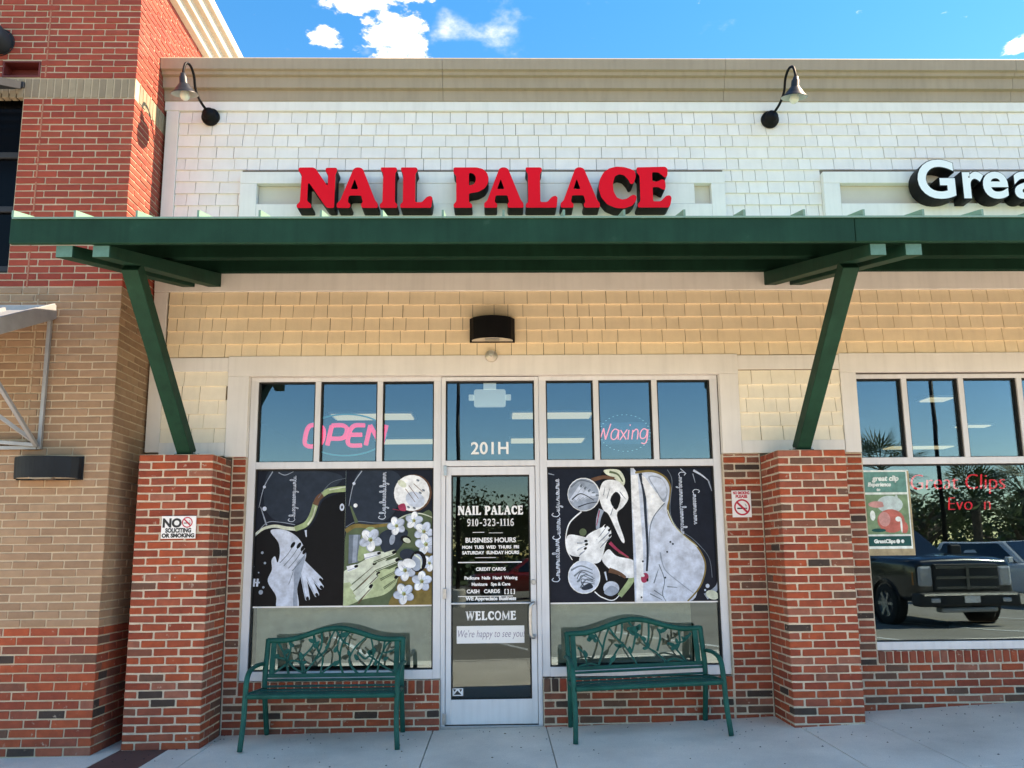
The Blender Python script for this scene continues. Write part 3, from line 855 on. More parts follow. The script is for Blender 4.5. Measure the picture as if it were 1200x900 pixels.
# round grey vent at the very left
t = thing('wall_vent', 'round grey metal cap on the red brick above the maroon recess', 'vent', (-4.20, TY, 5.79))
b = MB(); b.lathe([(0, -.16), (.085, -.155), (.105, -.13), (.105, 0)], (0, 0, 0), (0, 1, 0), 28); b.build('cap', grey_m, t, smooth=True)
b = MB(); b.lathe([(.125, -.012), (.125, 0), (.10, 0)], (0, 0, 0), (0, 1, 0), 28); b.build('flange', grey_m, t)
# small metal awning with frame
t = thing('metal_awning', 'grey sheet metal awning on a galvanised frame against the tan brick', 'awning', (-3.56, TY, 2.30))
L_ = -1.5
b = MB(); b.hexa([(L_, -.92, .66), (.0, -.92, .66), (0, -.03, 1.10), (L_, -.03, 1.10), (L_, -.92, .685), (.0, -.92, .685), (0, -.03, 1.125), (L_, -.03, 1.125)]); b.build('roof_sheet', mat('grey_awning_sheet', (.20, .225, .255), .5, .1, 4, metal=.2), t)
for i in range(6):
    xx = L_ + .1 + i * .26
    b = MB(); b.bar((xx, -.9, .705), (xx, -.05, 1.125), .02, .03); b.build('roof_rib', galv, t)
b = MB(); b.bar((.012, -.95, .655), (.012, 0, 1.125), .022, .12); b.build('edge_channel', galv, t, bevel=.003)
b = MB(); b.bar((L_, -.95, .655), (.02, -.95, .655), .03, .10); b.build('front_channel', galv, t, bevel=.003)
b = MB(); b.bar((L_, -.012, 1.14), (.02, -.012, 1.14), .022, .06); b.build('wall_channel', galv, t, bevel=.003)
for nm, a, c_ in (('post', (-.012, -.02, 0), (-.012, -.02, 1.06)), ('bottom_rail', (L_, -.022, .012), (-.03, -.022, .012)), ('brace', (-.02, -.045, .02), (-.02, -.88, .64)), ('brace', (-.03, -.05, .03), (L_ * .75, -.05, .12)), ('brace', (-.03, -.055, .05), (-.62, -.6, .62))):
    b = MB(); b.bar(a, c_, .028, .028); b.build(nm, galv, t, bevel=.002)
# wall pack light
def wall_pack(label, loc, w, h, d, m_):
    t = thing('wall_light', label, 'wall light', loc)
    b = MB(); N = 14; fr = []; 
    pr = [(-w / 2 + w * i / N, -d * (0.35 + .65 * math.sin(math.pi * i / N) ** .55)) for i in range(N + 1)]
    lp = [(-w / 2, 0)] + pr + [(w / 2, 0)]
    top = [(x, y, h / 2) for x, y in lp]; bot = [(x * .985, y * .96, -h / 2) for x, y in lp]; k = len(lp)
    b.add(top + bot, [tuple(range(k)), *[(i, k + i, k + (i + 1) % k, (i + 1) % k) for i in range(k)]])
    b.build('housing', m_, t, bevel=.006, normals=True)
    b = MB(); b.add([(x * .93, y * .9, -h / 2 + .012) for x, y in lp], [tuple(range(k))[::-1]]); b.add([(x * .93, y * .9, -h / 2 + .004) for x, y in lp], [tuple(range(k))])
    b.build('lens', mat('prismatic_lens', (.62, .56, .45), .35, .1, 30), t)
    boxo('lamp_socket', steel, t, -w * .16, w * .16, -d * .75, -d * .35, -h / 2 - .006, -h / 2 + .003)
    boxo('back_plate', m_, t, -w / 2 - .006, w / 2 + .006, -.014, 0, -h / 2 - .006, h / 2 + .012, .003)
wall_pack('dented dark slate wall light on the tan brick under the grey awning', (-3.484, TY, 2.148), .50, .165, .17, mat('slate_blue_metal', (.010, .014, .019), .5, .25, 6, .3, 12, spec=.2))
wall_pack('black curved wall light centred above the salon door', (-.04, -.016, 3.40), .385, .20, .16, black_m)
b = MB(); b.lathe([(0, .0), (.012, .002), (.014, .03), (.02, .035), (.05, .045), (.056, .062), (.05, .064)], (-.05, -.09, 3.172), (0, 1, 0), 22)
b.lathe([(0, -.03), (.010, -.028), (.010, 0.0)], (-.05, -.09, 3.172), (0, 1, 0), 12); b.lathe([(0, -.034), (.022, -.033), (.022, -.03), (0, -.029)], (-.05, -.09, 3.172), (0, 1, 0), 12)
tag(b.build('sprinkler_head', mat('satin_chrome', (.62, .57, .5), .3, .1, metal=.6), smooth=False), 'small round chrome sprinkler head just under the black wall light', 'sprinkler')
# ------------------------------------------------------------------ canopy
can = thing('metal_canopy', 'dark green metal canopy with standing seam roof running along the storefronts', 'canopy', (0, 0, 0))
SL = .263; YA = -1.88; XE = XR
def zt(y): return 3.945 + SL * y      # top of beams
for a, b_ in ((-3.05, 2.298), (2.302, XE)):
    boxo('fascia', green, can, a, b_, YA - .05, YA - .02, 3.408, 3.572, .004)
for x0, x1 in ((-2.772, -2.664), (-2.543, -2.434), (2.399, 2.506), (2.628, 2.738), (7.2, 7.31), (7.43, 7.54)):
    b = MB(); h = .125
    b.hexa([(x0, YA - .02, zt(YA) - h), (x1, YA - .02, zt(YA) - h), (x1, .0, zt(0) - h), (x0, .0, zt(0) - h), (x0, YA - .02, 3.405), (x1, YA - .02, 3.405), (x1, 0, zt(0)), (x0, 0, zt(0))])
    o = b.build('beam', green, can, bevel=.004)
    boxo('end_cap', green_end, o, x0 + .004, x1 - .004, YA - .024, YA - .0205, zt(YA) - h + .003, 3.402)
for y in (-1.78, -.95, -.035):
    b = MB(); b.hexa([(-3.03, y - .035, zt(y) + .003), (XE, y - .035, zt(y) + .003), (XE, y + .03, zt(y) + .003), (-3.03, y + .03, zt(y) + .003), (-3.03, y - .035, zt(y) + .13), (XE, y - .035, zt(y) + .13), (XE, y + .03, zt(y) + .13), (-3.03, y + .03, zt(y) + .13)])
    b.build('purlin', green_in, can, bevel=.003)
nP = round((XE + 3.04) / .386); pw = (XE + 3.04) / nP
for i in range(nP):
    x0 = -3.04 + i * pw; x1 = x0 + pw
    b = MB(); y0, y1 = YA - .06, -.03
    za, zb_ = 3.578, 3.578 + SL * (y1 - y0)
    b.hexa([(x0 + .001, y0, za - .012), (x1 - .001, y0, za - .012), (x1 - .001, y1, zb_ - .012), (x0 + .001, y1, zb_ - .012), (x0 + .001, y0, za), (x1 - .001, y0, za), (x1 - .001, y1, zb_), (x0 + .001, y1, zb_)])
    o = b.build('roof_panel', [green_roof], can)
    b = MB(); b.hexa([(x0 - .004, y0 + .004, za), (x0 + .010, y0 + .004, za), (x0 + .010, y1, zb_), (x0 - .004, y1, zb_), (x0 - .004, y0 + .004, za + .045), (x0 + .010, y0 + .004, za + .045), (x0 + .010, y1, zb_ + .045), (x0 - .004, y1, zb_ + .045)])
    b.build('seam', green_roof, o)
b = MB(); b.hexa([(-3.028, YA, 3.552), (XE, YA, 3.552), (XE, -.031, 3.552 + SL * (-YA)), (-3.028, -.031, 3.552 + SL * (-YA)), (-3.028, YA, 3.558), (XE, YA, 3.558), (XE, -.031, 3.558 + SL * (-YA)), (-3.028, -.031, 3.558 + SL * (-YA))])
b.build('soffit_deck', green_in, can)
for (xb, xt) in ((-2.535, -2.489), (2.515, 2.452), (7.38, 7.30)):
    b = MB(); b.bar((xb, -.30, 2.285), (xt, -1.50, zt(-1.5) - .125), .112, .112); o = b.build('brace', green, can, bevel=.004)
    boxo('base_plate', green, o, xb - .085, xb + .085, -.36, -.24, 2.276, 2.285)
    for dx in (-.072, .072):
        for dy in (-.345, -.255):
            b = MB(); b.lathe([(0, .014), (.008, .014), (.009, 0)], (xb + dx, dy, 2.285), (0, 0, 1), 6); b.build('bolt', steel, o)

# ------------------------------------------------------------------ gooseneck lamps
bulb_m = mat('frosted_bulb', (.75, .72, .66), .25, .05)
def goose(label, x, z, sx):
    t = thing('gooseneck_lamp', label, 'lamp', (x, -.014, z), 'gooseneck lamps above the sign band')
    b = MB(); b.lathe([(0, .0), (.082, .0), (.082, .022), (.072, .032), (.058, .036), (.056, .075), (.045, .09), (0, .094)], (0, 0, 0), (0, -1, 0), 28); b.build('base', black_m, t, smooth=True)
    P = cr([(0, -.06, .01), (.045 * sx, -.14, .07), (.075 * sx, -.19, .16), (.072 * sx, -.25, .255), (.078 * sx, -.32, .300), (.088 * sx, -.385, .275), (.096 * sx, -.405, .20), (.098 * sx, -.40, .14)], 6)
    b = MB(); b.tube(P, .0115, 10); b.build('arm', black_m, t, smooth=True)
    e = P[-1]; ax = Vector((0.03 * sx, -.30, 1.0))
    b = MB(); b.lathe([(.014, .03), (.022, .026), (.026, .004), (.034, -.004), (.037, -.055), (.044, -.064), (.060, -.085), (.076, -.105), (.088, -.125), (.112, -.142), (.113, -.147)], e, ax, 30)
    sh = b.build('shade', mat('charcoal_enamel', (.014, .015, .019), .4, .1, 6, spec=.3), t, smooth=True)
    b = MB(); b.lathe([(.0, -.055), (.036, -.070), (.054, -.09), (.082, -.128), (.108, -.145), (.112, -.1475)], e, ax, 30); b.build('shade_lining', mat('grey_enamel', (.42, .42, .40), .4, .1, 6), sh, smooth=True)
    b = MB(); b.lathe([(.014, -.05), (.018, -.10), (.036, -.135), (.042, -.16), (.034, -.185), (.018, -.197), (0, -.20)], e, ax, 20); b.build('bulb', bulb_m, t, smooth=True)
goose('black gooseneck lamp on the white shingles next to the tall brick building', -2.602, 5.435, -1)
goose('black gooseneck lamp on the white shingles between the red and the white letter signs', 2.545, 5.413, 1)

# ------------------------------------------------------------------ letters
GL = {}
def G(ch, sx0, y0, y1, outer, holes=()):
    h = (y1 - y0); x0 = min(p[0] for p in outer)
    f = lambda P: [((x - x0) / h, (y1 - y) / h) for x, y in P]
    GL[ch] = ([f(outer)] + [f(q) for q in holes], (max(p[0] for p in outer) - x0) / h)
G('N', 0, 117, 393, [(180, 128), (187, 117), (283, 117), (300, 126), (380, 238), (386, 238), (386, 166), (367, 144), (370, 119), (446, 119), (448, 142), (436, 165), (434, 393), (388, 393), (374, 382), (260, 226), (249, 226), (248, 348), (275, 366), (278, 393), (178, 393), (174, 372), (197, 352), (204, 165), (182, 142)])
G('A', 0, 115, 393, [(566, 126), (585, 115), (612, 115), (632, 126), (722, 345), (738, 360), (740, 393), (628, 393), (622, 367), (636, 354), (624, 308), (540, 308), (532, 354), (552, 367), (548, 393), (458, 393), (456, 362), (478, 345)], [[(577, 195), (603, 265), (550, 265)]])
G('I', 0, 121, 393, [(760, 126), (765, 121), (870, 121), (876, 140), (862, 160), (862, 355), (880, 368), (880, 393), (758, 393), (757, 368), (775, 355), (778, 160), (762, 143)])
G('L', 0, 121, 393, [(905, 125), (910, 121), (1012, 121), (1020, 140), (1003, 165), (1003, 355), (1050, 355), (1082, 320), (1108, 312), (1122, 325), (1115, 385), (1108, 393), (903, 393), (902, 368), (920, 355), (920, 165), (906, 145)])
G('P', 0, 88, 285, [(55, 92), (60, 88), (165, 88), (195, 96), (214, 116), (221, 140), (218, 165), (203, 190), (172, 208), (128, 215), (128, 258), (143, 268), (143, 285), (57, 285), (55, 268), (68, 255), (68, 130), (55, 115)], [[(128, 115), (146, 116), (159, 130), (161, 150), (152, 170), (128, 178)]])
G('C', 0, 82, 288, [(870, 82), (905, 84), (938, 94), (958, 105), (962, 130), (950, 165), (935, 170), (925, 148), (905, 125), (880, 119), (860, 130), (849, 165), (851, 205), (866, 235), (890, 245), (915, 240), (935, 225), (950, 220), (963, 230), (958, 252), (938, 275), (900, 288), (860, 286), (818, 268), (790, 233), (779, 190), (785, 147), (805, 110), (835, 90)])
G('E', 0, 88, 285, [(977, 92), (982, 88), (1115, 85), (1125, 97), (1122, 130), (1110, 140), (1095, 125), (1078, 112), (1050, 112), (1050, 158), (1075, 158), (1095, 147), (1110, 152), (1112, 180), (1108, 200), (1095, 196), (1078, 185), (1050, 185), (1050, 255), (1085, 255), (1112, 228), (1130, 225), (1138, 237), (1130, 275), (1120, 285), (978, 285), (976, 268), (990, 255), (990, 130), (978, 115)])
t = thing('letter_sign', 'raised red letters reading NAIL PALACE above the green canopy', 'sign', (0, 0, 0))
boxo('backer_board', trim_w, t, -1.36, 1.80, -.062, -.0065, 4.5725, 4.766)
LET = [('N', -1.742, -1.395), ('A', -1.392, -1.032), ('I', -1.016, -.862), ('L', -.838, -.555), ('P', -.372, -.062), ('A', -.104, .244), ('L', .262, .544), ('A', .568, .916), ('C', .908, 1.244), ('E', 1.248, 1.552)]
def scaled(ch, x0, x1, z0, z1, rad, grow=0.0):
    lps, wd = GL[ch]; out = []
    for lp in lps: out.append([(x0 + x / wd * (x1 - x0), z0 + z * (z1 - z0)) for x, z in lp])
    return [fillet(lp, rad) for lp in out]
for ch, a, b_ in LET:
    lo = 4.452 if ch == 'C' else 4.460; hi = 4.845 if ch == 'C' else 4.838
    lps = scaled(ch, a, b_, lo, hi, .014)
    m_ = MB(); m_.prism(lps, -.215, -.066, 0); o = m_.build('letter', black_r, t, normals=True)
    # red face just proud of the dark return, set in from its rim
    cx_l, cz_l = (a + b_) / 2, (lo + hi) / 2
    m_ = MB(); m_.prism(lps, -.2175, -.2155, 0, back=False); m_.build('face', red_face, o)
# neighbour's sign: white faces on deep black returns
t = thing('letter_sign', 'white letters with deep black sides beginning with Grea on the shingle wall', 'sign', (0, 0, 0))
xg = 3.765
for ch, x0, sz, sxx in (('G', 3.755, .500, 1.0), ('r', 4.150, .50, 1.0), ('e', 4.345, .50, 1.0), ('a', 4.635, .50, 1.0), ('t', 4.905, .50, 1.0)):
    vsb, fsb = text_mesh(ch, sz, .034, 0, 'LEFT', res=6); vsf, fsf = text_mesh(ch, sz, .012, 0, 'LEFT', res=6)
    # black can: text extruded by closing the outline
    cu = bpy.data.curves.new('l', 'FONT'); cu.body = ch; cu.size = sz; cu.offset = .020; cu.extrude = .085; cu.resolution_u = 6
    o_ = bpy.data.objects.new('l', cu); C.objects.link(o_); bpy.context.view_layer.update()
    me = bpy.data.meshes.new_from_object(o_.evaluated_get(bpy.context.evaluated_depsgraph_get()))
    bpy.data.objects.remove(o_)
    for v in me.vertices: v.co = Vector((x0 + v.co.x, -.132 - v.co.z * .8, 4.56 + v.co.y))
    me.materials.clear(); me.materials.append(black_r)
    for p in me.polygons: p.material_index = 0
    me.flip_normals()
    o = bpy.data.objects.new('letter', me); C.objects.link(o); o.parent = t
    mb = MB(); mb.add([(x0 + a, -.2055, 4.56 + b2) for a, b2 in vsf], fsf); mb.build('face', white_face, o)

# ------------------------------------------------------------------ signs on the brick
def no_symbol(mb, cx, cz, r, y, mred, mblk):
    N = 28; o = [(cx + r * math.cos(i * 2 * math.pi / N), cz + r * math.sin(i * 2 * math.pi / N)) for i in range(N)]
    inn = [(cx + r * .80 * math.cos(i * 2 * math.pi / N), cz + r * .80 * math.sin(i * 2 * math.pi / N)) for i in range(N)]
    vs = [(x, y, z) for x, z in o] + [(x, y, z) for x, z in inn]
    mb.add(vs, [(i, (i + 1) % N, N + (i + 1) % N, N + i) for i in range(N)], mred)
    mb.add([(cx - r * .62, y - .0004, cz - r * .05), (cx + r * .42, y - .0004, cz - r * .05), (cx + r * .42, y - .0004, cz - r * .22), (cx - r * .62, y - .0004, cz - r * .22)], [(3, 2, 1, 0)], mblk)
    mb.add([(cx + r * .47, y - .0004, cz - r * .05), (cx + r * .60, y - .0004, cz - r * .05), (cx + r * .60, y - .0004, cz - r * .22), (cx + r * .47, y - .0004, cz - r * .22)], [(3, 2, 1, 0)], mblk)
    pts = cr([(cx + r * .3, cz + r * .42), (cx + r * .45, cz + r * .3), (cx + r * .5, cz + r * .1)], 4)
    for p, q in zip(pts, pts[1:]):
        mb.add([(p.x - r * .03, y - .0004, p.y), (p.x + r * .04, y - .0004, p.y), (q.x + r * .04, y - .0004, q.y), (q.x - r * .03, y - .0004, q.y)], [(3, 2, 1, 0)], mblk)
    d = r * .70; e = r * .09
    mb.add([(cx - d - e, y - .0008, cz + d - e), (cx - d + e, y - .0008, cz + d + e), (cx + d + e, y - .0008, cz - d + e), (cx + d - e, y - .0008, cz - d - e)], [(3, 2, 1, 0)], mred)
t = thing('notice_sign', 'white NO sign with a small red no-smoking symbol on the brick pier', 'sign', (0, 0, 0))
boxo('plate', white_p, t, -2.654, -2.384, -.434, -.427, 1.601, 1.778, .001)
pr = MB(); yy = -.4352
add_text(pr, 'NO', .094, -2.571, yy, 1.692, 0, .0045); no_symbol(pr, -2.452, 1.728, .042, yy, 1, 0)
add_text(pr, 'SOLICITING', .046, -2.519, yy, 1.650, 0, .0025, sx=.82); add_text(pr, 'OR SMOKING', .042, -2.519, yy, 1.611, 0, .0025, sx=.98)
pr.build('print', [ink, ink_r], t)
t = thing('notice_sign', 'white no-smoking sign with a bold red circle on brick beside the salon window', 'sign', (0, 0, 0))
boxo('plate', white_p, t, 2.008, 2.172, -.012, -.005, 1.747, 1.976, .001)
pr = MB(); yy = -.0132
no_symbol(pr, 2.092, 1.832, .070, yy, 1, 0); add_text(pr, 'NO SMOKING', .034, 2.09, yy, 1.944, 1, .0018, sx=.66); add_text(pr, 'PLEASE', .034, 2.09, yy, 1.913, 1, .0018, sx=.95)
pr.build('print', [ink, ink_r], t)

# ------------------------------------------------------------------ door lettering (flat film on the glass)
film = mat('white_vinyl', (.85, .85, .85), .6, .02)
def serif_text(mb, s, xc, z, h, y, sp=.10, wf=1.0):
    """bold slab-serif line from the outlines above plus stroke glyphs."""
    items = []; x = 0
    W_ = {' ': .40, 'W': 1.25, 'O': .95, 'M': 1.15, '-': .50, '1': .50}
    for ch in s:
        wd = GL[ch][1] if ch in GL else W_.get(ch, .68)
        items.append((ch, x, wd)); x += wd + sp
    tot = x - sp; x0 = xc - tot * h * wf / 2
    def st(pts, w_):
        P = [Vector(p) for p in pts]
        for i in range(len(P) - 1):
            d = (P[i + 1] - P[i]); n_ = Vector((-d.y, d.x)).normalized() * w_ / 2
            q = [P[i] + n_, P[i] - n_, P[i + 1] - n_, P[i + 1] + n_]
            mb.add([(x0 + (ox + p.x) * h * wf, y, z + p.y * h) for p in q], [(0, 1, 2, 3)])
    for ch, ox, wd in items:
        if ch == ' ': continue
        if ch in GL:
            lps = [[(x0 + (ox + a) * h * wf, z + b2 * h) for a, b2 in lp] for lp in GL[ch][0]]
            mb.prism(lps, y, None)
        elif ch == 'W':
            st([(.12, 1), (.36, 0)], .22); st([(.36, 0), (.62, .95)], .12); st([(.62, .95), (.88, 0)], .22); st([(.88, 0), (1.13, 1)], .12)
            for a in (.12, .62, 1.13): st([(a - .17, .96), (a + .17, .96)], .09)
        elif ch == 'M':
            st([(.15, 0), (.15, 1)], .14); st([(.15, 1), (.56, .1)], .2); st([(.56, .1), (.98, 1)], .12); st([(.98, 0), (.98, 1)], .22)
            for a in (.15, .98): st([(a - .17, .04), (a + .17, .04)], .09)
        elif ch in 'O0':
            w2 = .95 if ch == 'O' else .62
            st([(w2 / 2 + (w2 / 2 - .11) * math.cos(a * math.pi / 10), .5 + .44 * math.sin(a * math.pi / 10)) for a in range(21)], .2 if ch == 'O' else .18)
        elif ch == '-': st([(.05, .42), (.45, .42)], .13)
        elif ch == '1': st([(.26, 0), (.26, 1)], .2); st([(.05, .05), (.48, .05)], .1); st([(.06, .82), (.26, .95)], .12)
        else:
            arcs = {'9': [(.34 + .23 * math.cos(a * math.pi / 8), .70 + .24 * math.sin(a * math.pi / 8)) for a in range(17)] + [(.57, .62), (.52, .3), (.36, .08), (.12, .06)],
                    '6': [(.34 + .23 * math.cos(a * math.pi / 8 + math.pi), .30 + .24 * math.sin(a * math.pi / 8 + math.pi)) for a in range(17)] + [(.11, .38), (.16, .7), (.32, .92), (.56, .94)],
                    '3': [(.08, .85), (.2, .95), (.42, .93), (.54, .77), (.44, .6), (.28, .53), (.46, .48), (.58, .28), (.46, .1), (.24, .05), (.06, .15)],
                    '2': [(.08, .76), (.2, .93), (.42, .92), (.54, .74), (.42, .48), (.08, .1), (.58, .08)]}[ch]
            st(arcs, .17)
t = thing('door_lettering', 'white vinyl lettering NAIL PALACE, phone number and WELCOME on the glass door', 'lettering', (0, 0, 0))
yd = .0775
b = MB(); serif_text(b, 'NAIL PALACE', -.066, 1.792, .078, yd, .07, .74); serif_text(b, '910-323-1116', -.066, 1.696, .062, yd, .10, .80); b.build('shop_name', film, t)
b = MB(); serif_text(b, 'WELCOME', -.066, .905, .074, yd, .08, .80); b.build('welcome', film, t)
b = MB()
rows_ = [('BUSINESS HOURS', .056, 1.557, 1.0), ('MON  TUES  WED  THURS  FRI', .036, 1.504, 1.0), ('SATURDAY  SUNDAY HOURS', .037, 1.457, 1.0),
         ('CREDIT CARDS', .037, 1.318, 1.0), ('Pedicure  Nails  Hand  Waxing', .036, 1.245, 1.0), ('Manicure   Spa & Care', .036, 1.192, 1.0), ('CASH   CARDS   [ ] [ ]', .043, 1.130, 1.0),
         ('UP  Clarderden Edomnst', .042, 1.010 + .02, 1.0)]
for s_, sz, z_, sx_ in rows_[:-1]: add_text(b, s_, sz, -.066, yd, z_, 0, .0016, sx=sx_)
add_text(b, 'WE Appreciate Business', .043, -.066, yd, 1.070, 0, .002); add_text(b, 'PLEASE  NO  FOOD OR DRINK', .034, -.066, yd, 1.010 - .02 + .068, 0, .0016) if False else None; 
for x0, x1, z_, hh in ((-.345, .20, 1.383, .009), (-.345, .12, 1.100, .006), (-.20, -.02, 1.425, .004), (-.22, -.12, 1.640, .005), (-.08, .04, 1.635, .004)):
    b.add([(x0, yd, z_), (x1, yd, z_), (x1, yd, z_ + hh), (x0, yd, z_ + hh)], [(0, 1, 2, 3)])
b.build('small_print', film, t)
t = thing('paper_notice', 'white paper strip with grey script saying happy to see you, taped on the door', 'notice', (0, 0, 0))
boxo('sheet', white_p, t, -.356, .214, .0765, .0775, .715, .858)
b = MB(); add_text(b, "We're happy to see you!", .086, -.07, .0757, .765, 0, -.0008, .25, sx=.66); b.build('print', mat('mauve_ink', (.22, .16, .26), .6, .05), t)
t = thing('door_sticker', 'small square black and white sticker low on the glass door', 'sticker', (0, 0, 0))
boxo('sheet', white_p, t, -.392, -.302, .0765, .0775, .292, .352)
b = MB(); b.add([(-.38, .0758, .30), (-.35, .0758, .335), (-.315, .0758, .30)], [(0, 1, 2)]); b.add([(-.385, .0758, .345), (-.36, .0758, .345), (-.372, .0758, .322)], [(2, 1, 0)]); b.add([(-.335, .0758, .345), (-.31, .0758, .345), (-.322, .0758, .322)], [(2, 1, 0)]); b.build('print', ink, t)
b = MB(); add_text(b, '201H', .150, -.066, yd, 2.322, 0, .003, sx=.98, space=1.05)
tag(b.build('suite_number', film), 'white number 201H on the transom glass above the salon door', 'number')

# ------------------------------------------------------------------ neon and shapes inside
neon_p = mat('pink_neon', (1.0, .03, .15), .5, .0, emit=.24); neon_t = mat('teal_neon', (.05, .42, .48), .5, .0, emit=.05)
neon_w = mat('salmon_neon', (1.0, .20, .24), .5, .0, emit=.30); neon_r = mat('red_neon', (.8, .03, .06), .5, .0, emit=.22); neon_off = mat('teal_neon_dim', (.03, .20, .25), .5, .0, emit=.25)
YN = .16
def tubes(name, parent, paths, r, m_, closed=False, n=5):
    b = MB()
    for p in paths: b.tube([(q.x, YN, q.y) for q in cr(p, n)], r, 6)
    return b.build(name, m_, parent, smooth=True)
t = thing('neon_sign', 'pink neon OPEN inside a teal oval ring in the salon transom', 'neon sign', (0, 0, 0))
# OPEN occupies crop x 370..830, y 290..410 (4.736 per px)
def nx(c): return -1.71 + (c - 370) * (.735 / 460)
def nzz(c): return 2.620 - (c - 290) * (.215 / 120)
O_ = [[(432, 300), (470, 312), (478, 345), (465, 390), (430, 405), (392, 405), (376, 385), (384, 330), (402, 303), (432, 300)]]
Pp = [[(500, 402), (522, 303)], [(522, 303), (580, 302), (605, 318), (600, 350), (575, 368), (512, 368)]]
E_ = [[(705, 303), (650, 303), (625, 325), (618, 350), (612, 385), (630, 403), (690, 403)], [(620, 350), (690, 350)]]
N_ = [[(712, 402), (735, 303)], [(735, 303), (795, 402)], [(800, 402), (824, 303)]]
for L in (O_, Pp, E_, N_): tubes('letter', t, [[(nx(x), nzz(y)) for x, y in p] for p in L], .0205, neon_p)
ov = [(nx(600) + .36 * math.cos(a * math.pi / 16), nzz(350) + .185 * math.sin(a * math.pi / 16)) for a in range(33)]
tubes('ring', t, [ov], .0075, neon_t, n=2)
b = MB(); b.bar((nx(480), YN + .02, nzz(350)), (nx(720), YN + .02, nzz(350)), .01, .01); b.build('bracket', black_m, t)
t = thing('neon_sign', 'thin pink neon script reading Waxing in the salon transom', 'neon sign', (0, 0, 0))
def wx(c): return .885 + (c - 370) * (.475 / 295)
def wz(c): return 2.60 - (c - 315) * (.185 / 105)
WX = [[(372, 320), (385, 398)], [(385, 398), (408, 340)], [(408, 340), (416, 398)], [(416, 398), (448, 318)],
      [(490, 352), (470, 345), (452, 362), (448, 388), (460, 398), (478, 388), (490, 352)], [(492, 350), (486, 398)],
      [(502, 350), (530, 398)], [(538, 348), (496, 400)], [(548, 350), (540, 398)], [(556, 322), (555, 328)],
      [(562, 398), (570, 350)], [(569, 362), (588, 346), (598, 358), (592, 398)],
      [(650, 352), (630, 344), (612, 362), (610, 386), (622, 394), (640, 384), (650, 352)], [(654, 348), (645, 402), (632, 420), (614, 416)]]
tubes('letters', t, [[(wx(x), wz(y)) for x, y in p] for p in WX], .0052, neon_w)
b = MB()
for a in range(34):
    th = a * 2 * math.pi / 34; xx, zz = wx(525) + .225 * math.cos(th), wz(365) + .165 * math.sin(th)
    b.tube([(xx - .006, YN, zz), (xx + .006, YN, zz)], .0035, 6)
b.build('dot_ring', mat('dim_bulbs', (.25, .5, .55), .5, 0, emit=.12), t)
boxo('backing', glass_mat('acrylic_back', .01, (.90, .96, .98)), t, wx(380), wx(655), YN + .012, YN + .016, wz(420), wz(310))
t = thing('neon_sign', 'red neon script in the window of the shop next door, above the dark truck reflection', 'neon sign', (0, 0, 0))
b = MB(); n_paths = []
for s_, sz, x_, z_ in (('Great Clips', .20, 4.085, 1.985), ('Evo  n', .17, 4.17, 1.80)):
    vs, fs = text_mesh(s_, sz, -.004, .12, 'CENTER'); b.add([(x_ + a * .93, YN, z_ + c_) for a, c_ in vs], fs); b.add([(x_ + a * .93, YN + .012, z_ + c_) for a, c_ in vs], [tuple(reversed(f)) for f in fs])
b.build('letters', neon_r, t)
# emergency light above the door, inside
t = thing('emergency_light', 'pale green boxed emergency light with two lamp heads behind the door transom', 'emergency light', (-.07, .55, 2.93))
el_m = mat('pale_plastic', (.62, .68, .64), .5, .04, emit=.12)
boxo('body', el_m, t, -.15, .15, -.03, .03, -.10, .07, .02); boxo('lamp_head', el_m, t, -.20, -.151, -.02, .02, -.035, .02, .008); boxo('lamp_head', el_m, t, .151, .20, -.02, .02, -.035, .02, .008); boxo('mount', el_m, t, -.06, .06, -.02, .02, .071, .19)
# paper sheets inside the lower strips, also standing in for reflections there
pap = mat('paper_and_reflection', (.92, .72, .48), .8, .3, 3.5, .3, 6)  # beige of the paper, with the lot's reflection put into its tone
def paper(x0, x1, z0, z1, label):
    b = MB(); N = 24
    vs = []
    for j in range(5):
        for i in range(N + 1):
            x = x0 + (x1 - x0) * i / N; z = z0 + (z1 - z0) * j / 4
            vs.append((x, .19 + .012 * math.sin(i * .9 + j) + .008 * math.sin(i * .37), z))
    b.add(vs, [(j * (N + 1) + i, j * (N + 1) + i + 1, (j + 1) * (N + 1) + i + 1, (j + 1) * (N + 1) + i) for j in range(4) for i in range(N)])
    tag(b.build('paper_reflection_blind', pap, smooth=True), label, 'blind')
paper(-2.07, -.58, .53, 1.06, 'crinkled beige paper strip doubling as painted reflection inside the window behind the denser bench')
paper(.44, 1.66, .53, 1.06, 'crinkled beige paper strip doubling as painted reflection inside the window behind the flower bench')

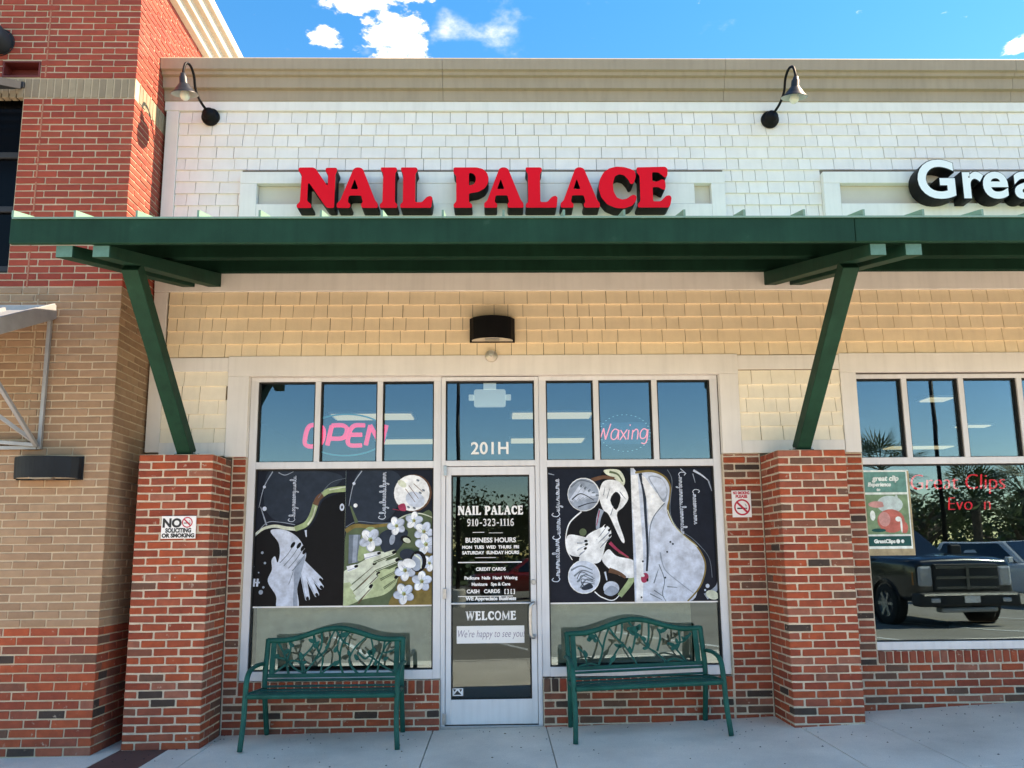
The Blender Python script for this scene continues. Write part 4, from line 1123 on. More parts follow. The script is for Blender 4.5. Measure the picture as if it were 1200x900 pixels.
# ------------------------------------------------------------------ window posters (flat prints behind the glass)
def pcol(name, r, g, b): return mat('print_' + name, srgb(r, g, b), .45, .30 if r > 90 else .2, 13, fine=.05, spec=.15)
PC = {n: i for i, n in enumerate(['navy', 'black', 'pale', 'white', 'green', 'gold', 'grey', 'skin', 'olive', 'pink', 'brown', 'mid', 'cream', 'slate'])}
PM = [pcol('navy', 24, 30, 43), pcol('black', 14, 14, 18), pcol('pale', 196, 208, 226), pcol('white', 232, 236, 240), pcol('green', 150, 170, 128), pcol('gold', 130, 112, 66),
      pcol('grey', 108, 122, 136), pcol('skin', 176, 190, 150), pcol('olive', 88, 104, 78), pcol('pink', 170, 60, 90), pcol('brown', 104, 74, 58), pcol('mid', 150, 164, 182), pcol('cream', 206, 214, 196), pcol('slate', 40, 51, 65)]
class Art:
    def __init__(s, fx, fz, box, y=.0790):
        s.fx, s.fz, s.box, s.y, s.mb = fx, fz, box, y, MB(); s.k = 0
    def _clip(s, P):
        x0, y0, x1, y1 = s.box
        for ax, lim, sg in ((0, x0, 1), (0, x1, -1), (1, y0, 1), (1, y1, -1)):
            out = []
            for i in range(len(P)):
                a, b = P[i - 1], P[i]; da, db = (a[ax] - lim) * sg, (b[ax] - lim) * sg
                if da >= 0: out.append(a)
                if (da >= 0) != (db >= 0):
                    t_ = da / (da - db); out.append((a[0] + (b[0] - a[0]) * t_, a[1] + (b[1] - a[1]) * t_))
            P = out
            if len(P) < 3: return []
        return P
    def tri(s, P, c):
        P = s._clip(P)
        if len(P) >= 3:
            y = s.y - s.k * .00012
            v = [(s.fx(a), y, s.fz(b)) for a, b in P]
            n_ = (Vector(v[1]) - Vector(v[0])).cross(Vector(v[2]) - Vector(v[0]))
            if n_.y > 0: v = v[::-1]
            s.mb.add(v, [tuple(range(len(v)))], PC[c])
    def poly(s, c, pts, smooth=5):
        s.k += 1
        P = [(p.x, p.y) for p in cr(pts, smooth, True)] if smooth else [tuple(p) for p in pts]
        for t_ in tessellate_polygon([[Vector((a, b, 0)) for a, b in P]]): s.tri([P[i] for i in t_], c)
    def stroke(s, c, pts, w0, w1=None, n=6):
        s.k += 1; w1 = w0 if w1 is None else w1
        P = cr(pts, n); N = len(P)
        L = []
        for i, p in enumerate(P):
            d = (P[min(i + 1, N - 1)] - P[max(i - 1, 0)]); d = d.normalized() if d.length else Vector((1, 0))
            wd = (w0 + (w1 - w0) * i / (N - 1)) / 2; q = Vector((-d.y, d.x)) * wd
            L.append((p + q, p - q))
        for (a, b), (c2, d2) in zip(L, L[1:]): s.tri([tuple(a), tuple(b), tuple(d2), tuple(c2)], c)
    def disc(s, c, x, y, r, ry=None, rot=0.0, n=22):
        ry = ry or r; co, si = math.cos(rot), math.sin(rot)
        s.poly(c, [(x + r * math.cos(a * 2 * math.pi / n) * co - ry * math.sin(a * 2 * math.pi / n) * si, y + r * math.cos(a * 2 * math.pi / n) * si + ry * math.sin(a * 2 * math.pi / n) * co) for a in range(n)], 0)
    def finger(s, c, a, b, w, nail=None, w1=None):
        s.stroke(c, [a, b], w, w1 or w * .75, 4); s.disc(c, b[0], b[1], (w1 or w * .75) / 2)
        d = (Vector(b) - Vector(a)).normalized()
        px_, py_ = -d.y * w * .33, d.x * w * .28
        s.stroke('mid' if c in ('pale', 'white') else 'olive', [(a[0] + px_, a[1] + py_), (b[0] + px_ * .8, b[1] + py_ * .8)], w * .16, w * .10, 3)
        if nail: s.disc(nail, b[0] + d.x * w * .08, b[1] + d.y * w * .08, w * .36, w * .24, math.atan2(d.y, d.x))
    def flower(s, x, y, r, rot=0.0):
        for i in range(5):
            a = rot + i * 2 * math.pi / 5; s.disc('mid', x + r * .60 * math.cos(a + .12), y + r * .60 * math.sin(a + .12), r * .55, r * .42, a); s.disc('white' if i % 2 else 'pale', x + r * .55 * math.cos(a), y + r * .55 * math.sin(a), r * .55, r * .40, a)
        for i in range(5):
            a = rot + i * 2 * math.pi / 5; s.stroke('mid', [(x, y), (x + r * .7 * math.cos(a), y + r * .7 * math.sin(a))], r * .09, r * .02, 3)
        s.disc('green', x, y, r * .22); s.disc('gold', x + r * .05, y + r * .04, r * .12)
    def script(s, c, x, ya, yb, amp, seed, up_=True, w=5):
        """running hand written up (or down) the sheet."""
        rr = random.Random(seed); y = ya; sg = -1 if yb < ya else 1; u = -1 if up_ else 1; a = amp * .62; first = True
        F = {'n': [(0, 0), (.9, .12), (1.0, .3), (.5, .36), (0, .34), (.8, .5), (1.0, .66), (.4, .72), (0, .74), (.15, .95)], 'e': [(0, 0), (.5, .45), (.95, .42), (.9, .15), (.3, .08), (0, .35), (.2, .7)],
             'l': [(0, 0), (1.2, .5), (2.2, .55), (2.1, .28), (.9, .2), (0, .3), (.12, .7)], 'u': [(.9, 0), (.2, .05), (0, .2), (.3, .38), (.95, .45), (.2, .48), (0, .6), (.2, .85)],
             'g': [(.9, .4), (1.0, .1), (.4, 0), (.05, .25), (.95, .45), (-.4, .35), (-1.1, .1), (-.9, -.1), (0, .45), (.2, .8)], 'C': [(2.0, .9), (2.5, .5), (1.9, .05), (.7, -.1), (0, .4), (.3, .9), (.1, 1.3)], 's': [(0, 0), (1.0, .45), (.5, .5), (.2, .62), (0, .4), (.15, .8)]}
        while (y - yb) * sg < 0:
            k = 'C' if first else rr.choice('neelusgnuen'); first = False; P = F[k]; L = P[-1][1] * a * 1.25
            s.stroke(c, [(x + u * p * a - 0, y + sg * q * a * 1.25 - sg * p * a * .12) for p, q in P], w * .8, w * .55, 4); y += sg * L
def poster(label, box, fx, fz, draw, pmname='window_poster'):
    t = thing(pmname, label, 'poster', (0, 0, 0), 'salon posters behind the window glass')
    x0, y0, x1, y1 = box
    boxo('sheet', white_p, t, fx(x0), fx(x1), .0793, .0812, fz(y1) - .012, fz(y0))
    A = Art(fx, fz, box); A.poly('navy', [(x0, y0), (x1, y0), (x1, y1), (x0, y1)], 0); draw(A); A.mb.build('print', PM, t)
LX = lambda c: -2.086 + (c - 78) * .001425; LZ = lambda c: 2.197 - (c - 50) * .001448
RX = lambda c: .428 + (c - 55) * .001415; RZ = lambda c: 2.197 - (c - 32) * .001455
def p1(A):
    A.poly('slate', [(150, 60), (300, 60), (480, 60), (600, 100), (500, 200), (430, 300), (330, 370), (200, 350), (130, 250)])
    A.poly('black', [(78, 450), (150, 405), (280, 400), (390, 405), (450, 330), (480, 240), (560, 200), (625, 190), (640, 500), (640, 860), (300, 870), (78, 870)])
    A.stroke('cream', [(78, 440), (130, 400), (200, 385), (270, 398), (330, 403)], 14, 22)
    A.stroke('green', [(320, 403), (385, 375), (420, 320), (440, 250)], 30, 34); A.stroke('brown', [(437, 262), (455, 222), (490, 195)], 34, 30); A.stroke('green', [(480, 200), (530, 175), (640, 166)], 30, 36)
    A.stroke('cream', [(395, 380), (425, 330), (440, 270)], 10, 6); A.stroke('cream', [(520, 172), (640, 152)], 8, 6)
    A.stroke('mid', [(85, 440), (150, 365), (230, 362), (320, 378)], 4, 4); A.stroke('grey', [(455, 220), (530, 130), (640, 100)], 3, 2)
    A.stroke('mid', [(175, 60), (125, 155), (100, 275)], 7, 3); A.stroke('mid', [(110, 270), (150, 380)], 4, 10); A.stroke('mid', [(210, 66), (250, 82), (300, 62)], 6, 3)
    A.disc('pale', 134, 282, 13); A.disc('pale', 128, 152, 9)
    A.script('pale', 318, 355, 92, 26, 4, True, 5)
    A.stroke('pale', [(385, 410), (390, 450)], 14, 5)
    # crossed hands
    for b_ in ((482, 700), (488, 742), (462, 785), (408, 806)): A.finger('pale', (360, 590), b_, 38, 'black')
    A.poly('pale', [(175, 412), (250, 405), (325, 440), (368, 490), (392, 545), (383, 600), (352, 690), (346, 760), (352, 860), (234, 860), (222, 790), (170, 706), (192, 640), (188, 585), (208, 562), (224, 598), (236, 545), (224, 480)])
    A.poly('mid', [(330, 620), (388, 560), (362, 680), (345, 760), (350, 850), (325, 850), (325, 740)])
    for a_, b_ in (((238, 600), (312, 505)), ((262, 618), (346, 508)), ((290, 632), (372, 520)), ((312, 648), (390, 545))): A.stroke('grey', [a_, ((a_[0] + b_[0]) / 2 + 6, (a_[1] + b_[1]) / 2), b_], 5, 3)
    for x_, y_ in ((312, 496), (348, 500), (372, 515), (384, 534)): A.disc('black', x_, y_, 20, 10, -1.0)
    A.stroke('grey', [(295, 725), (330, 620)], 4, 2); A.disc('pale', 600, 277, 14, 22); A.disc('navy', 600, 277, 6, 10)
    for x_, y_, r_ in ((75, 620, 12), (72, 640, 8), (132, 540, 8), (150, 600, 7), (132, 768, 13), (146, 740, 7), (115, 655, 4)): A.disc('mid', x_, y_, r_)
    for x_ in (70, 92, 112): A.stroke('pale', [(x_, 690), (x_ - 4, 735)], 12, 12); A.stroke('pale', [(x_, 712), (x_ + 12, 712)], 9, 9)
def p2(A):
    A.poly('slate', [(700, 60), (900, 60), (960, 150), (900, 330), (760, 380), (680, 350), (650, 250)])
    A.poly('olive', [(625, 440), (660, 400), (760, 385), (900, 380), (980, 330), (1070, 318), (1150, 345), (1160, 860), (620, 860)])
    A.stroke('gold', [(625, 420), (680, 388), (780, 392), (890, 380)], 28, 16); A.stroke('grey', [(625, 395), (690, 362), (800, 372), (900, 372)], 5, 4)
    A.stroke('cream', [(900, 378), (980, 330), (1070, 318), (1150, 345)], 8, 6)
    A.stroke('mid', [(715, 60), (665, 140), (640, 270)], 7, 3); A.stroke('olive', [(650, 270), (690, 370)], 8, 22); A.disc('white', 680, 267, 12); A.disc('pale', 668, 136, 9)
    A.script('pale', 862, 345, 85, 27, 8, True, 6)
    A.disc('brown', 1028, 196, 112); A.disc('white', 1019, 195, 108); A.disc('pale', 1040, 235, 60, 45, .4); A.disc('cream', 960, 140, 30, 18, .6)
    for q in (((980, 170), (1040, 250)), ((1000, 150), (1060, 230)), ((1030, 140), (1085, 190))): A.stroke('brown', [q[0], q[1]], 4, 3)
    for x_, y_ in ((1055, 120), (1090, 180), (1070, 195), (1000, 280), (1035, 285)): A.disc('grey', x_, y_, 10, 6, .5)
    A.poly('pink', [(938, 270), (975, 258), (985, 300), (950, 298)]); A.stroke('pink', [(905, 290), (945, 298)], 4, 2)
    A.poly('grey', [(645, 440), (715, 440), (705, 600), (645, 610)], 0); A.poly('mid', [(672, 440), (700, 440), (692, 600), (668, 605)], 0)
    A.poly('green', [(735, 415), (805, 410), (780, 540), (700, 590)]); A.poly('gold', [(980, 610), (1150, 560), (1150, 860), (900, 860), (930, 760)])
    A.poly('slate', [(830, 440), (930, 400), (1000, 430), (930, 540), (850, 540)]); A.disc('mid', 905, 470, 16, 32, .2); A.disc('black', 985, 470, 32, 22, .3); A.disc('cream', 992, 476, 24, 14, .4)
    A.poly('skin', [(612, 690), (700, 660), (840, 640), (930, 660), (930, 730), (860, 790), (740, 815), (660, 845), (612, 850)])
    A.poly('cream', [(612, 660), (720, 600), (840, 540), (870, 590), (760, 680), (612, 720)])
    for a_, b_ in (((660, 720), (800, 610)), ((670, 760), (820, 625)), ((690, 790), (822, 670)), ((700, 820), (780, 742))): A.finger('cream', a_, b_, 40, 'black'); A.stroke('brown', [(a_[0] + 8, a_[1] + 20), (b_[0] - 10, b_[1] + 20)], 7, 3)
    for a_, b_ in (((790, 590), (915, 545)), ((800, 640), (935, 590)), ((830, 690), (935, 640)), ((850, 740), (930, 690))): A.finger('skin' if b_[1] > 600 else 'cream', a_, b_, 40, 'black'); A.stroke('olive', [(a_[0] + 10, a_[1] + 18), (b_[0], b_[1] + 18)], 6, 3)
    for a_, b_ in (((640, 640), (690, 625)), ((740, 570), (825, 550))): A.finger('white', a_, b_, 34, 'black')
    for x_, y_, r_, q in ((775, 470, 62, .2), (930, 390, 50, .5), (1035, 360, 48, 1.0), (1095, 425, 54, .1), (1108, 500, 58, .7), (985, 650, 56, .3), (1085, 715, 54, .9), (980, 785, 56, .4), (1130, 610, 44, .2)): A.flower(x_, y_, r_, q)
    A.disc('slate', 1000, 560, 48, 34, .1); A.disc('black', 1062, 600, 50, 62); A.disc('mid', 1055, 605, 34, 50, .1); A.disc('white', 1010, 610, 40, 26, .3); A.stroke('cream', [(1040, 560), (1078, 590), (1080, 640)], 10, 6)
def p3(A):
    A.stroke('mid', [(60, 66), (100, 76)], 9, 3)
    A.script('pale', 122, 700, 470, 30, 11, True, 7); A.script('pale', 130, 455, 350, 30, 23, True, 7); A.script('pale', 128, 320, 100, 30, 17, True, 7)
    A.poly('black', [(250, 300), (370, 170), (400, 60), (560, 60), (575, 300), (575, 815), (420, 810), (330, 765), (220, 620), (165, 500), (165, 400)])
    A.stroke('white', [(330, 765), (380, 800), (460, 805), (560, 660)], 7, 4); A.stroke('green', [(480, 790), (540, 720), (575, 660)], 30, 40); A.stroke('white', [(262, 296), (190, 360), (164, 440), (168, 520), (200, 580)], 9, 4)
    A.poly('cream', [(410, 48), (500, 50), (535, 110), (515, 150), (470, 100), (420, 75)]); A.stroke('olive', [(440, 60), (490, 75), (520, 120)], 14, 8)
    A.stroke('brown', [(330, 110), (400, 92), (470, 100)], 26, 16); A.poly('white', [(372, 200), (400, 120), (470, 110), (520, 140), (552, 215), (520, 270), (478, 320), (520, 465), (498, 468), (430, 320), (395, 285)])
    A.poly('black', [(440, 230), (475, 180), (505, 215), (475, 290)], 3)
    for q in (((400, 200), (410, 150)), ((420, 220), (440, 160)), ((500, 180), (535, 225)), ((440, 320), (460, 265))): A.stroke('grey', [q[0], q[1]], 5, 2)
    A.stroke('mid', [(385, 285), (365, 340), (358, 400)], 34, 20); A.stroke('pink', [(372, 290), (352, 380)], 8, 4)
    A.disc('olive', 268, 418, 22)
    A.poly('white', [(172, 440), (250, 440), (330, 470), (350, 520), (300, 560), (180, 545)]); A.poly('white', [(290, 440), (360, 400), (420, 385), (440, 430), (405, 490), (370, 590), (300, 600), (240, 590), (270, 500)])
    A.poly('white', [(380, 580), (420, 520), (470, 560), (575, 590), (575, 680), (500, 680), (430, 640)])
    for a_, b_ in (((350, 450), (405, 385)), ((360, 470), (428, 408)), ((370, 495), (430, 440)), ((230, 470), (282, 470)), ((230, 510), (285, 490)), ((240, 540), (278, 515))): A.finger('white', a_, b_, 30, 'black'); A.stroke('grey', [(a_[0], a_[1] + 15), (b_[0], b_[1] + 14)], 4, 2)
    A.stroke('pink', [(430, 480), (470, 520), (540, 570)], 20, 10); A.stroke('brown', [(420, 640), (480, 660), (520, 685)], 30, 14); A.stroke('brown', [(480, 540), (560, 580)], 6, 3)
    A.disc('white', 278, 195, 100); A.disc('mid', 276, 196, 95)
    for i in range(5): A.finger('pale', (200 + i * 26, 235 - i * 8), (262 + i * 24, 145 + i * 14), 30, 'grey')
    A.stroke('grey', [(200, 150), (260, 110), (340, 130)], 12, 6); A.stroke('slate', [(205, 225), (260, 190), (340, 230)], 8, 4); A.stroke('slate', [(240, 270), (300, 250), (360, 240)], 7, 4)
    A.disc('white', 268, 678, 98); A.disc('pale', 268, 678, 93)
    for i in range(4): A.stroke('grey', [(190 + i * 18, 640 + i * 34), (250 + i * 10, 615 + i * 26), (320, 640 + i * 20)], 11, 5); A.stroke('slate', [(225 + i * 14, 690 + i * 14), (255, 650 + i * 20), (330, 690 + i * 10)], 5, 3)
    A.poly('slate', [(250, 740), (300, 715), (320, 740), (270, 755)])
    A.disc('pale', 430, 745, 48, 40); A.poly('mid', [(385, 770), (430, 730), (475, 760), (430, 790)]); A.stroke('pale', [(395, 650), (405, 700)], 12, 6)
def p4(A):
    A.poly('pale', [(560, 90), (620, 66), (700, 60), (770, 90), (806, 140), (806, 210), (790, 290), (820, 370), (880, 440), (950, 500), (998, 580), (1000, 660), (960, 750), (890, 830), (560, 830)])
    A.stroke('gold', [(600, 66), (700, 58), (775, 88), (812, 145), (808, 220), (792, 290), (822, 370), (885, 440), (955, 500), (1003, 585), (1002, 665), (962, 752), (890, 826)], 13, 9)
    A.stroke('cream', [(790, 290), (830, 385), (890, 450), (965, 510)], 5, 4); A.stroke('grey', [(800, 50), (826, 120), (806, 300), (850, 400), (940, 465), (1030, 570), (1046, 690)], 4, 3)
    A.stroke('white', [(590, 80), (600, 300), (610, 560), (600, 825)], 50, 40); A.stroke('slate', [(630, 70), (650, 180), (655, 320), (660, 520), (650, 650)], 22, 12); A.stroke('mid', [(645, 120), (690, 200), (720, 260)], 16, 5)
    A.poly('white', [(640, 80), (720, 180), (775, 250), (700, 330), (672, 380), (668, 250)], 3); A.poly('mid', [(680, 90), (760, 100), (795, 180), (770, 245), (720, 170)]); A.poly('pale', [(690, 95), (765, 110), (790, 180), (765, 225), (725, 165)])
    A.stroke('grey', [(775, 250), (705, 330), (676, 420), (672, 560)], 7, 3); A.stroke('mid', [(735, 540), (760, 640), (850, 720), (930, 780)], 9, 4); A.stroke('grey', [(725, 610), (755, 700), (740, 780), (760, 825)], 6, 4)
    for q in (((690, 720), (720, 640)), ((665, 780), (735, 815)), ((690, 760), (750, 800)), ((770, 740), (830, 745))): A.stroke('grey', [q[0], q[1]], 7, 3)
    for q in ((800, 480), (815, 492), (778, 538), (760, 688), (612, 800), (628, 592)): A.disc('slate', q[0], q[1], 6)
    A.disc('pink', 636, 688, 22, 30, .4); A.disc('white', 622, 672, 14, 10, .4); A.disc('black', 652, 700, 6, 10)
    A.script('pale', 868, 70, 430, 27, 31, False, 6); A.script('pale', 950, 175, 375, 27, 37, False, 6); A.stroke('pale', [(880, 45), (915, 75)], 5, 3)
    A.stroke('pale', [(960, 55), (1010, 85), (1050, 118)], 14, 5); A.stroke('mid', [(1050, 120), (1068, 180)], 10, 4); A.stroke('mid', [(955, 75), (968, 130)], 6, 3)
    A.stroke('mid', [(1090, 630), (1075, 740), (1000, 800)], 6, 40); A.disc('cream', 1040, 790, 40, 26, .3); A.disc('pale', 1014, 738, 12); A.disc('pale', 998, 762, 6); A.stroke('cream', [(1090, 640), (1080, 700)], 14, 8)
poster('dark window poster with two pale crossed hands below a wavy green ribbon', (78, 55, 618, 850), LX, LZ, p1)
poster('window poster with pale green hands among white flowers and a round inset picture', (620, 55, 1150, 850), LX, LZ, p2)
poster('navy window poster with white hands and two round inset pictures', (55, 36, 570, 825), RX, RZ, p3)
poster('window poster with pale bare legs outlined in gold on navy', (572, 36, 1105, 825), RX, RZ, p4)
# poster in the neighbour's window
t = thing('window_poster', 'teal and dark green poster with a pinkish figure in the right-hand shop window', 'poster', (0, 0, 0))
tm = [pcol('teal', 96, 150, 142), pcol('white2', 226, 236, 232), pcol('deep', 20, 84, 82), pcol('rose', 196, 110, 100), pcol('sage', 120, 150, 118), pcol('cardboard', 176, 160, 130), pcol('ice', 186, 206, 206), pcol('salmon', 206, 150, 146)]
PX = lambda u: 3.19 + (u - 361) * (.415 / 144); PZ = lambda v: 2.145 - (v - 113) * (.735 / 230)
b = MB(); 
def rc(u0, v0, u1, v1, mi, k): b.add([(PX(u0), .0785 - k * .0004, PZ(v1)), (PX(u1), .0785 - k * .0004, PZ(v1)), (PX(u1), .0785 - k * .0004, PZ(v0)), (PX(u0), .0785 - k * .0004, PZ(v0))], [(0, 1, 2, 3)], mi)
rc(364, 113, 506, 343, 5, 0); rc(361, 111, 500, 325, 1, 1); rc(365, 116, 496, 172, 0, 2); rc(365, 178, 496, 286, 4, 2); rc(365, 291, 496, 318, 2, 2)
def blob(mi, k, cx, cy, rx, ry, n=18): b.add([(PX(cx + rx * math.cos(a * 2 * math.pi / n)), .0785 - k * .0004, PZ(cy - ry * math.sin(a * 2 * math.pi / n))) for a in range(n)], [tuple(range(n))], mi)
blob(6, 3, 440, 205, 40, 24); blob(7, 4, 400, 205, 26, 9); blob(6, 5, 435, 200, 16, 18); blob(3, 4, 440, 250, 42, 32); blob(7, 5, 420, 245, 18, 20); blob(1, 6, 462, 245, 9, 7); blob(1, 5, 385, 235, 8, 14); blob(6, 5, 462, 200, 6, 22); blob(3, 6, 478, 268, 12, 16); blob(1, 7, 470, 262, 3, 20); blob(2, 6, 400, 275, 22, 5)
for s_, sz, u, v, bo in (('great clip', .062, 432, 140, .003), ('Experience', .045, 412, 155, .003), ('to', .036, 408, 168, .002)): add_text(b, s_, sz, PX(u), .0745, PZ(v), 1, bo, .2)
add_text(b, 'GreatClips', .042, PX(415), .0745, PZ(309), 1, .003); blob(1, 4, 456, 305, 6, 6); blob(1, 4, 470, 305, 5, 5)
b.build('print', tm, t)
boxo('sheet', white_p, t, PX(361), PX(505), .0790, .0812, PZ(343), PZ(111))

# ------------------------------------------------------------------ benches
def flat_branch(mb, pts, w, y, d, w1=None):
    P = cr([(x, z) for x, z in pts], 5); N = len(P); L = []; w1 = w if w1 is None else w1
    for i, p in enumerate(P):
        dd = (P[min(i + 1, N - 1)] - P[max(i - 1, 0)]).normalized(); q = Vector((-dd.y, dd.x)) * ((w + (w1 - w) * i / (N - 1)) / 2); L.append((p + q, p - q))
    vs = []
    for a, c_ in L: vs += [(a.x, y, a.y), (c_.x, y, c_.y), (c_.x, y + d, c_.y), (a.x, y + d, a.y)]
    fs = []
    for i in range(N - 1):
        for k in range(4): fs.append((i * 4 + k, i * 4 + (k + 1) % 4, (i + 1) * 4 + (k + 1) % 4, (i + 1) * 4 + k))
    fs += [(3, 2, 1, 0), tuple((N - 1) * 4 + k for k in range(4))]
    mb.add(vs, fs)
def leaf(mb, x, z, l, wd, ang, y, d):
    n = 10; P = []
    for i in range(n):
        a = 2 * math.pi * i / n; px_, pz_ = l * math.cos(a), wd * math.sin(a) * (1 - .35 * math.cos(a))
        P.append((x + px_ * math.cos(ang) - pz_ * math.sin(ang), z + px_ * math.sin(ang) + pz_ * math.cos(ang)))
    mb.prism([P], y, y + d)
def bench(label, loc, tilt, stems, leaves, wd, conv, rev):
    t = thing('garden_bench', label, 'bench', loc, 'green metal benches under the salon windows'); t.rotation_euler = (0, tilt, rev)
    hw = wd / 2
    # side frames: y runs from -.55 (front) to 0 (back)
    for sx in (-1, 1):
        x = sx * hw
        b = MB(); b.tube(cr([(x + sx * .012, -.545, 0), (x, -.525, .2), (x, -.505, .38), (x, -.49, .475), (x, -.462, .530), (x, -.40, .562), (x, -.28, .575), (x, -.14, .572), (x, -.075, .565)], 5), .0205, 8, flat=.75, ref=(1, 0, 0)); b.build('arm_and_front_leg', bench_m, t, smooth=True)
        b = MB(); b.tube(cr([(x - sx * .018, .02, 0), (x - sx * .018, -.04, .2), (x - sx * .018, -.085, .38), (x - sx * .018, -.078, .52), (x - sx * .018, -.048, .64), (x - sx * .018, -.026, .755)], 5), .021, 8, ref=(1, 0, 0)); b.build('rear_leg', bench_m, t, smooth=True)
        b = MB(); b.tube([(x, -.50, .39), (x - sx * .016, -.09, .37)], .016, 8); b.build('seat_rail', bench_m, t, smooth=True)
    def yb(z): return -.085 + (z - .40) * (.078 / .44)
    arch = lambda x: .742 + .092 * (0.5 + .5 * math.cos(math.pi * min(1, abs(x) / (hw * .78)))) 
    N = 28; top = [(-hw + .012 + (wd - .024) * i / N) for i in range(N + 1)]
    b = MB(); b.tube([(x, yb(arch(x)), arch(x)) for x in top], .0225, 8, ref=(0, 1, 0)); b.build('top_rail', bench_m, t, smooth=True)
    b = MB(); b.bar((-hw + .02, yb(.47), .470), (hw - .02, yb(.47), .470), .022, .030); b.bar((-hw + .02, yb(.44), .437), (hw - .02, yb(.44), .437), .020, .018); b.build('bottom_rail', bench_m, t, bevel=.004)
    for sx in (-1, 1):
        b = MB(); b.bar((sx * (hw - .066), yb(.48), .48), (sx * (hw - .066), yb(.74), .748), .042, .018); b.build('back_stile', bench_m, t, bevel=.003)
    pan = MB()
    for p in stems: flat_branch(pan, [conv(*q) for q in p], .017, 0, .009, .012)
    for lx, lz, l, w_, a in leaves:
        cx, cz2 = conv(lx, lz); leaf(pan, cx, cz2, l, w_, a, -.004, .012)
    pan.v = [(x, y + yb(z) - .004, min(z, arch(x) - .006)) for x, y, z in pan.v]
    pan.build('back_panel', bench_m, t)
    for i in range(5):
        y = -.475 + i * .092
        z = .393 - .018 * math.sin(math.pi * i / 4)
        b = MB(); b.bar((-hw + .018, y, z), (hw - .018, y, z), .062, .010); b.build('seat_slat', bench_m, t, bevel=.003)
    b = MB(); b.tube([(-hw + .016, -.512, .384), (hw - .016, -.512, .384)], .019, 8); b.build('front_rail', bench_m, t, smooth=True)
    b = MB()
    for i in range(15):
        xx = -hw + .08 + i * (wd - .16) / 14
        for yy in (-.475, -.107): b.lathe([(0, .010), (.006, .008), (.008, .004)], (xx, yy, .389), (0, 0, 1), 8)
    b.build('rivets', steel, t); b = MB()
    return t
c1 = lambda x, z: ((x - 565) / 660 * .98, .47 + (405 - z) / 200 * .325)
s1 = [[(320, 402), (305, 340), (320, 280), (310, 225)], [(400, 402), (385, 330), (440, 265), (440, 205)], [(490, 402), (560, 350), (595, 330), (575, 270), (600, 185)], [(460, 330), (510, 290), (530, 240), (560, 185)],
      [(615, 402), (592, 330), (605, 250), (650, 190)], [(695, 400), (645, 345), (670, 280), (745, 215)], [(730, 400), (775, 315), (752, 210)], [(800, 400), (812, 330), (850, 260), (895, 240)],
      [(235, 318), (300, 330), (350, 372), (410, 398)], [(440, 210), (472, 290), (500, 325), (490, 400)], [(560, 186), (605, 245), (640, 260)], [(482, 196), (488, 262), (455, 335), (400, 400)], [(840, 225), (832, 300), (895, 285)],
      [(240, 390), (290, 360), (330, 335), (390, 350), (412, 398)], [(690, 300), (730, 330), (760, 320), (830, 365), (895, 395)], [(235, 230), (280, 290), (305, 340)]]
l1 = [(300, 290, .028, .018, .6), (380, 312, .030, .018, 1.9), (322, 258, .026, .015, 2.4), (462, 258, .034, .018, .9), (568, 282, .03, .016, 1.2), (612, 212, .032, .020, .4), (772, 295, .032, .024, 1.0), (755, 300, .024, .022, 2.6), (682, 322, .028, .015, 2.2), (845, 330, .024, .014, .5), (430, 240, .026, .016, 2.7), (575, 350, .026, .020, .3), (250, 310, .02, .012, 0), (520, 270, .022, .013, 1.0), (640, 300, .022, .013, 1.8), (400, 345, .022, .014, .4), (790, 350, .022, .013, 1.6)]
c2 = lambda x, z: ((x - 490) / 630 * .96, .47 + (370 - z) / 200 * .325)
s2 = [[(180, 270), (212, 305), (226, 365)], [(280, 368), (312, 290), (300, 250), (272, 195)], [(312, 290), (332, 230), (358, 180)], [(340, 368), (368, 322), (402, 280)], [(355, 178), (385, 222), (412, 250), (448, 292), (495, 368)],
      [(430, 148), (426, 200), (410, 250)], [(448, 140), (478, 172), (495, 200)], [(500, 220), (476, 290), (462, 310)], [(577, 150), (570, 230), (560, 282), (602, 312), (660, 365)], [(608, 305), (632, 240), (622, 195)], [(668, 268), (712, 300), (762, 365)],
      [(735, 180), (737, 260), (716, 302)], [(802, 225), (766, 258), (735, 270)], [(560, 290), (535, 245), (510, 215)], [(180, 360), (240, 350), (290, 362)], [(640, 362), (690, 345), (760, 362)]]
l2 = [(218, 300, .030, .016, 1.9), (262, 222, .034, .022, .1), (245, 232, .022, .018, 1.0), (275, 238, .022, .016, 2.2), (365, 330, .036, .018, .8), (395, 270, .030, .015, 2.7), (412, 272, .026, .014, .3), (460, 292, .028, .016, 1.6),
      (498, 196, .038, .030, .6), (480, 210, .030, .018, 2.5), (520, 185, .028, .020, 1.0), (470, 190, .026, .014, .2), (505, 225, .024, .014, 1.5), (538, 240, .028, .016, 2.4), (548, 288, .028, .012, .2), (560, 270, .024, .014, 1.7),
      (655, 205, .030, .016, .4), (632, 208, .026, .016, 2.6), (668, 195, .018, .014, 1.2), (705, 288, .040, .016, .6), (690, 275, .026, .014, 2.6), (772, 246, .030, .012, .7), (757, 250, .022, .012, 2.2), (720, 260, .022, .012, 1.8)]
bench('green metal bench with a dense branch and leaf back under the crossed-hands poster', (-1.338, -.045, zg(-1.34) + .004), 0.0, s1, l1, 1.135, c1, 0)
bench('green metal bench with flowers and a bird in its back under the bare-legs poster', (1.135, -.045, zg(1.13) + .006), -.030, s2, l2, 1.15, c2, R_(1.5))

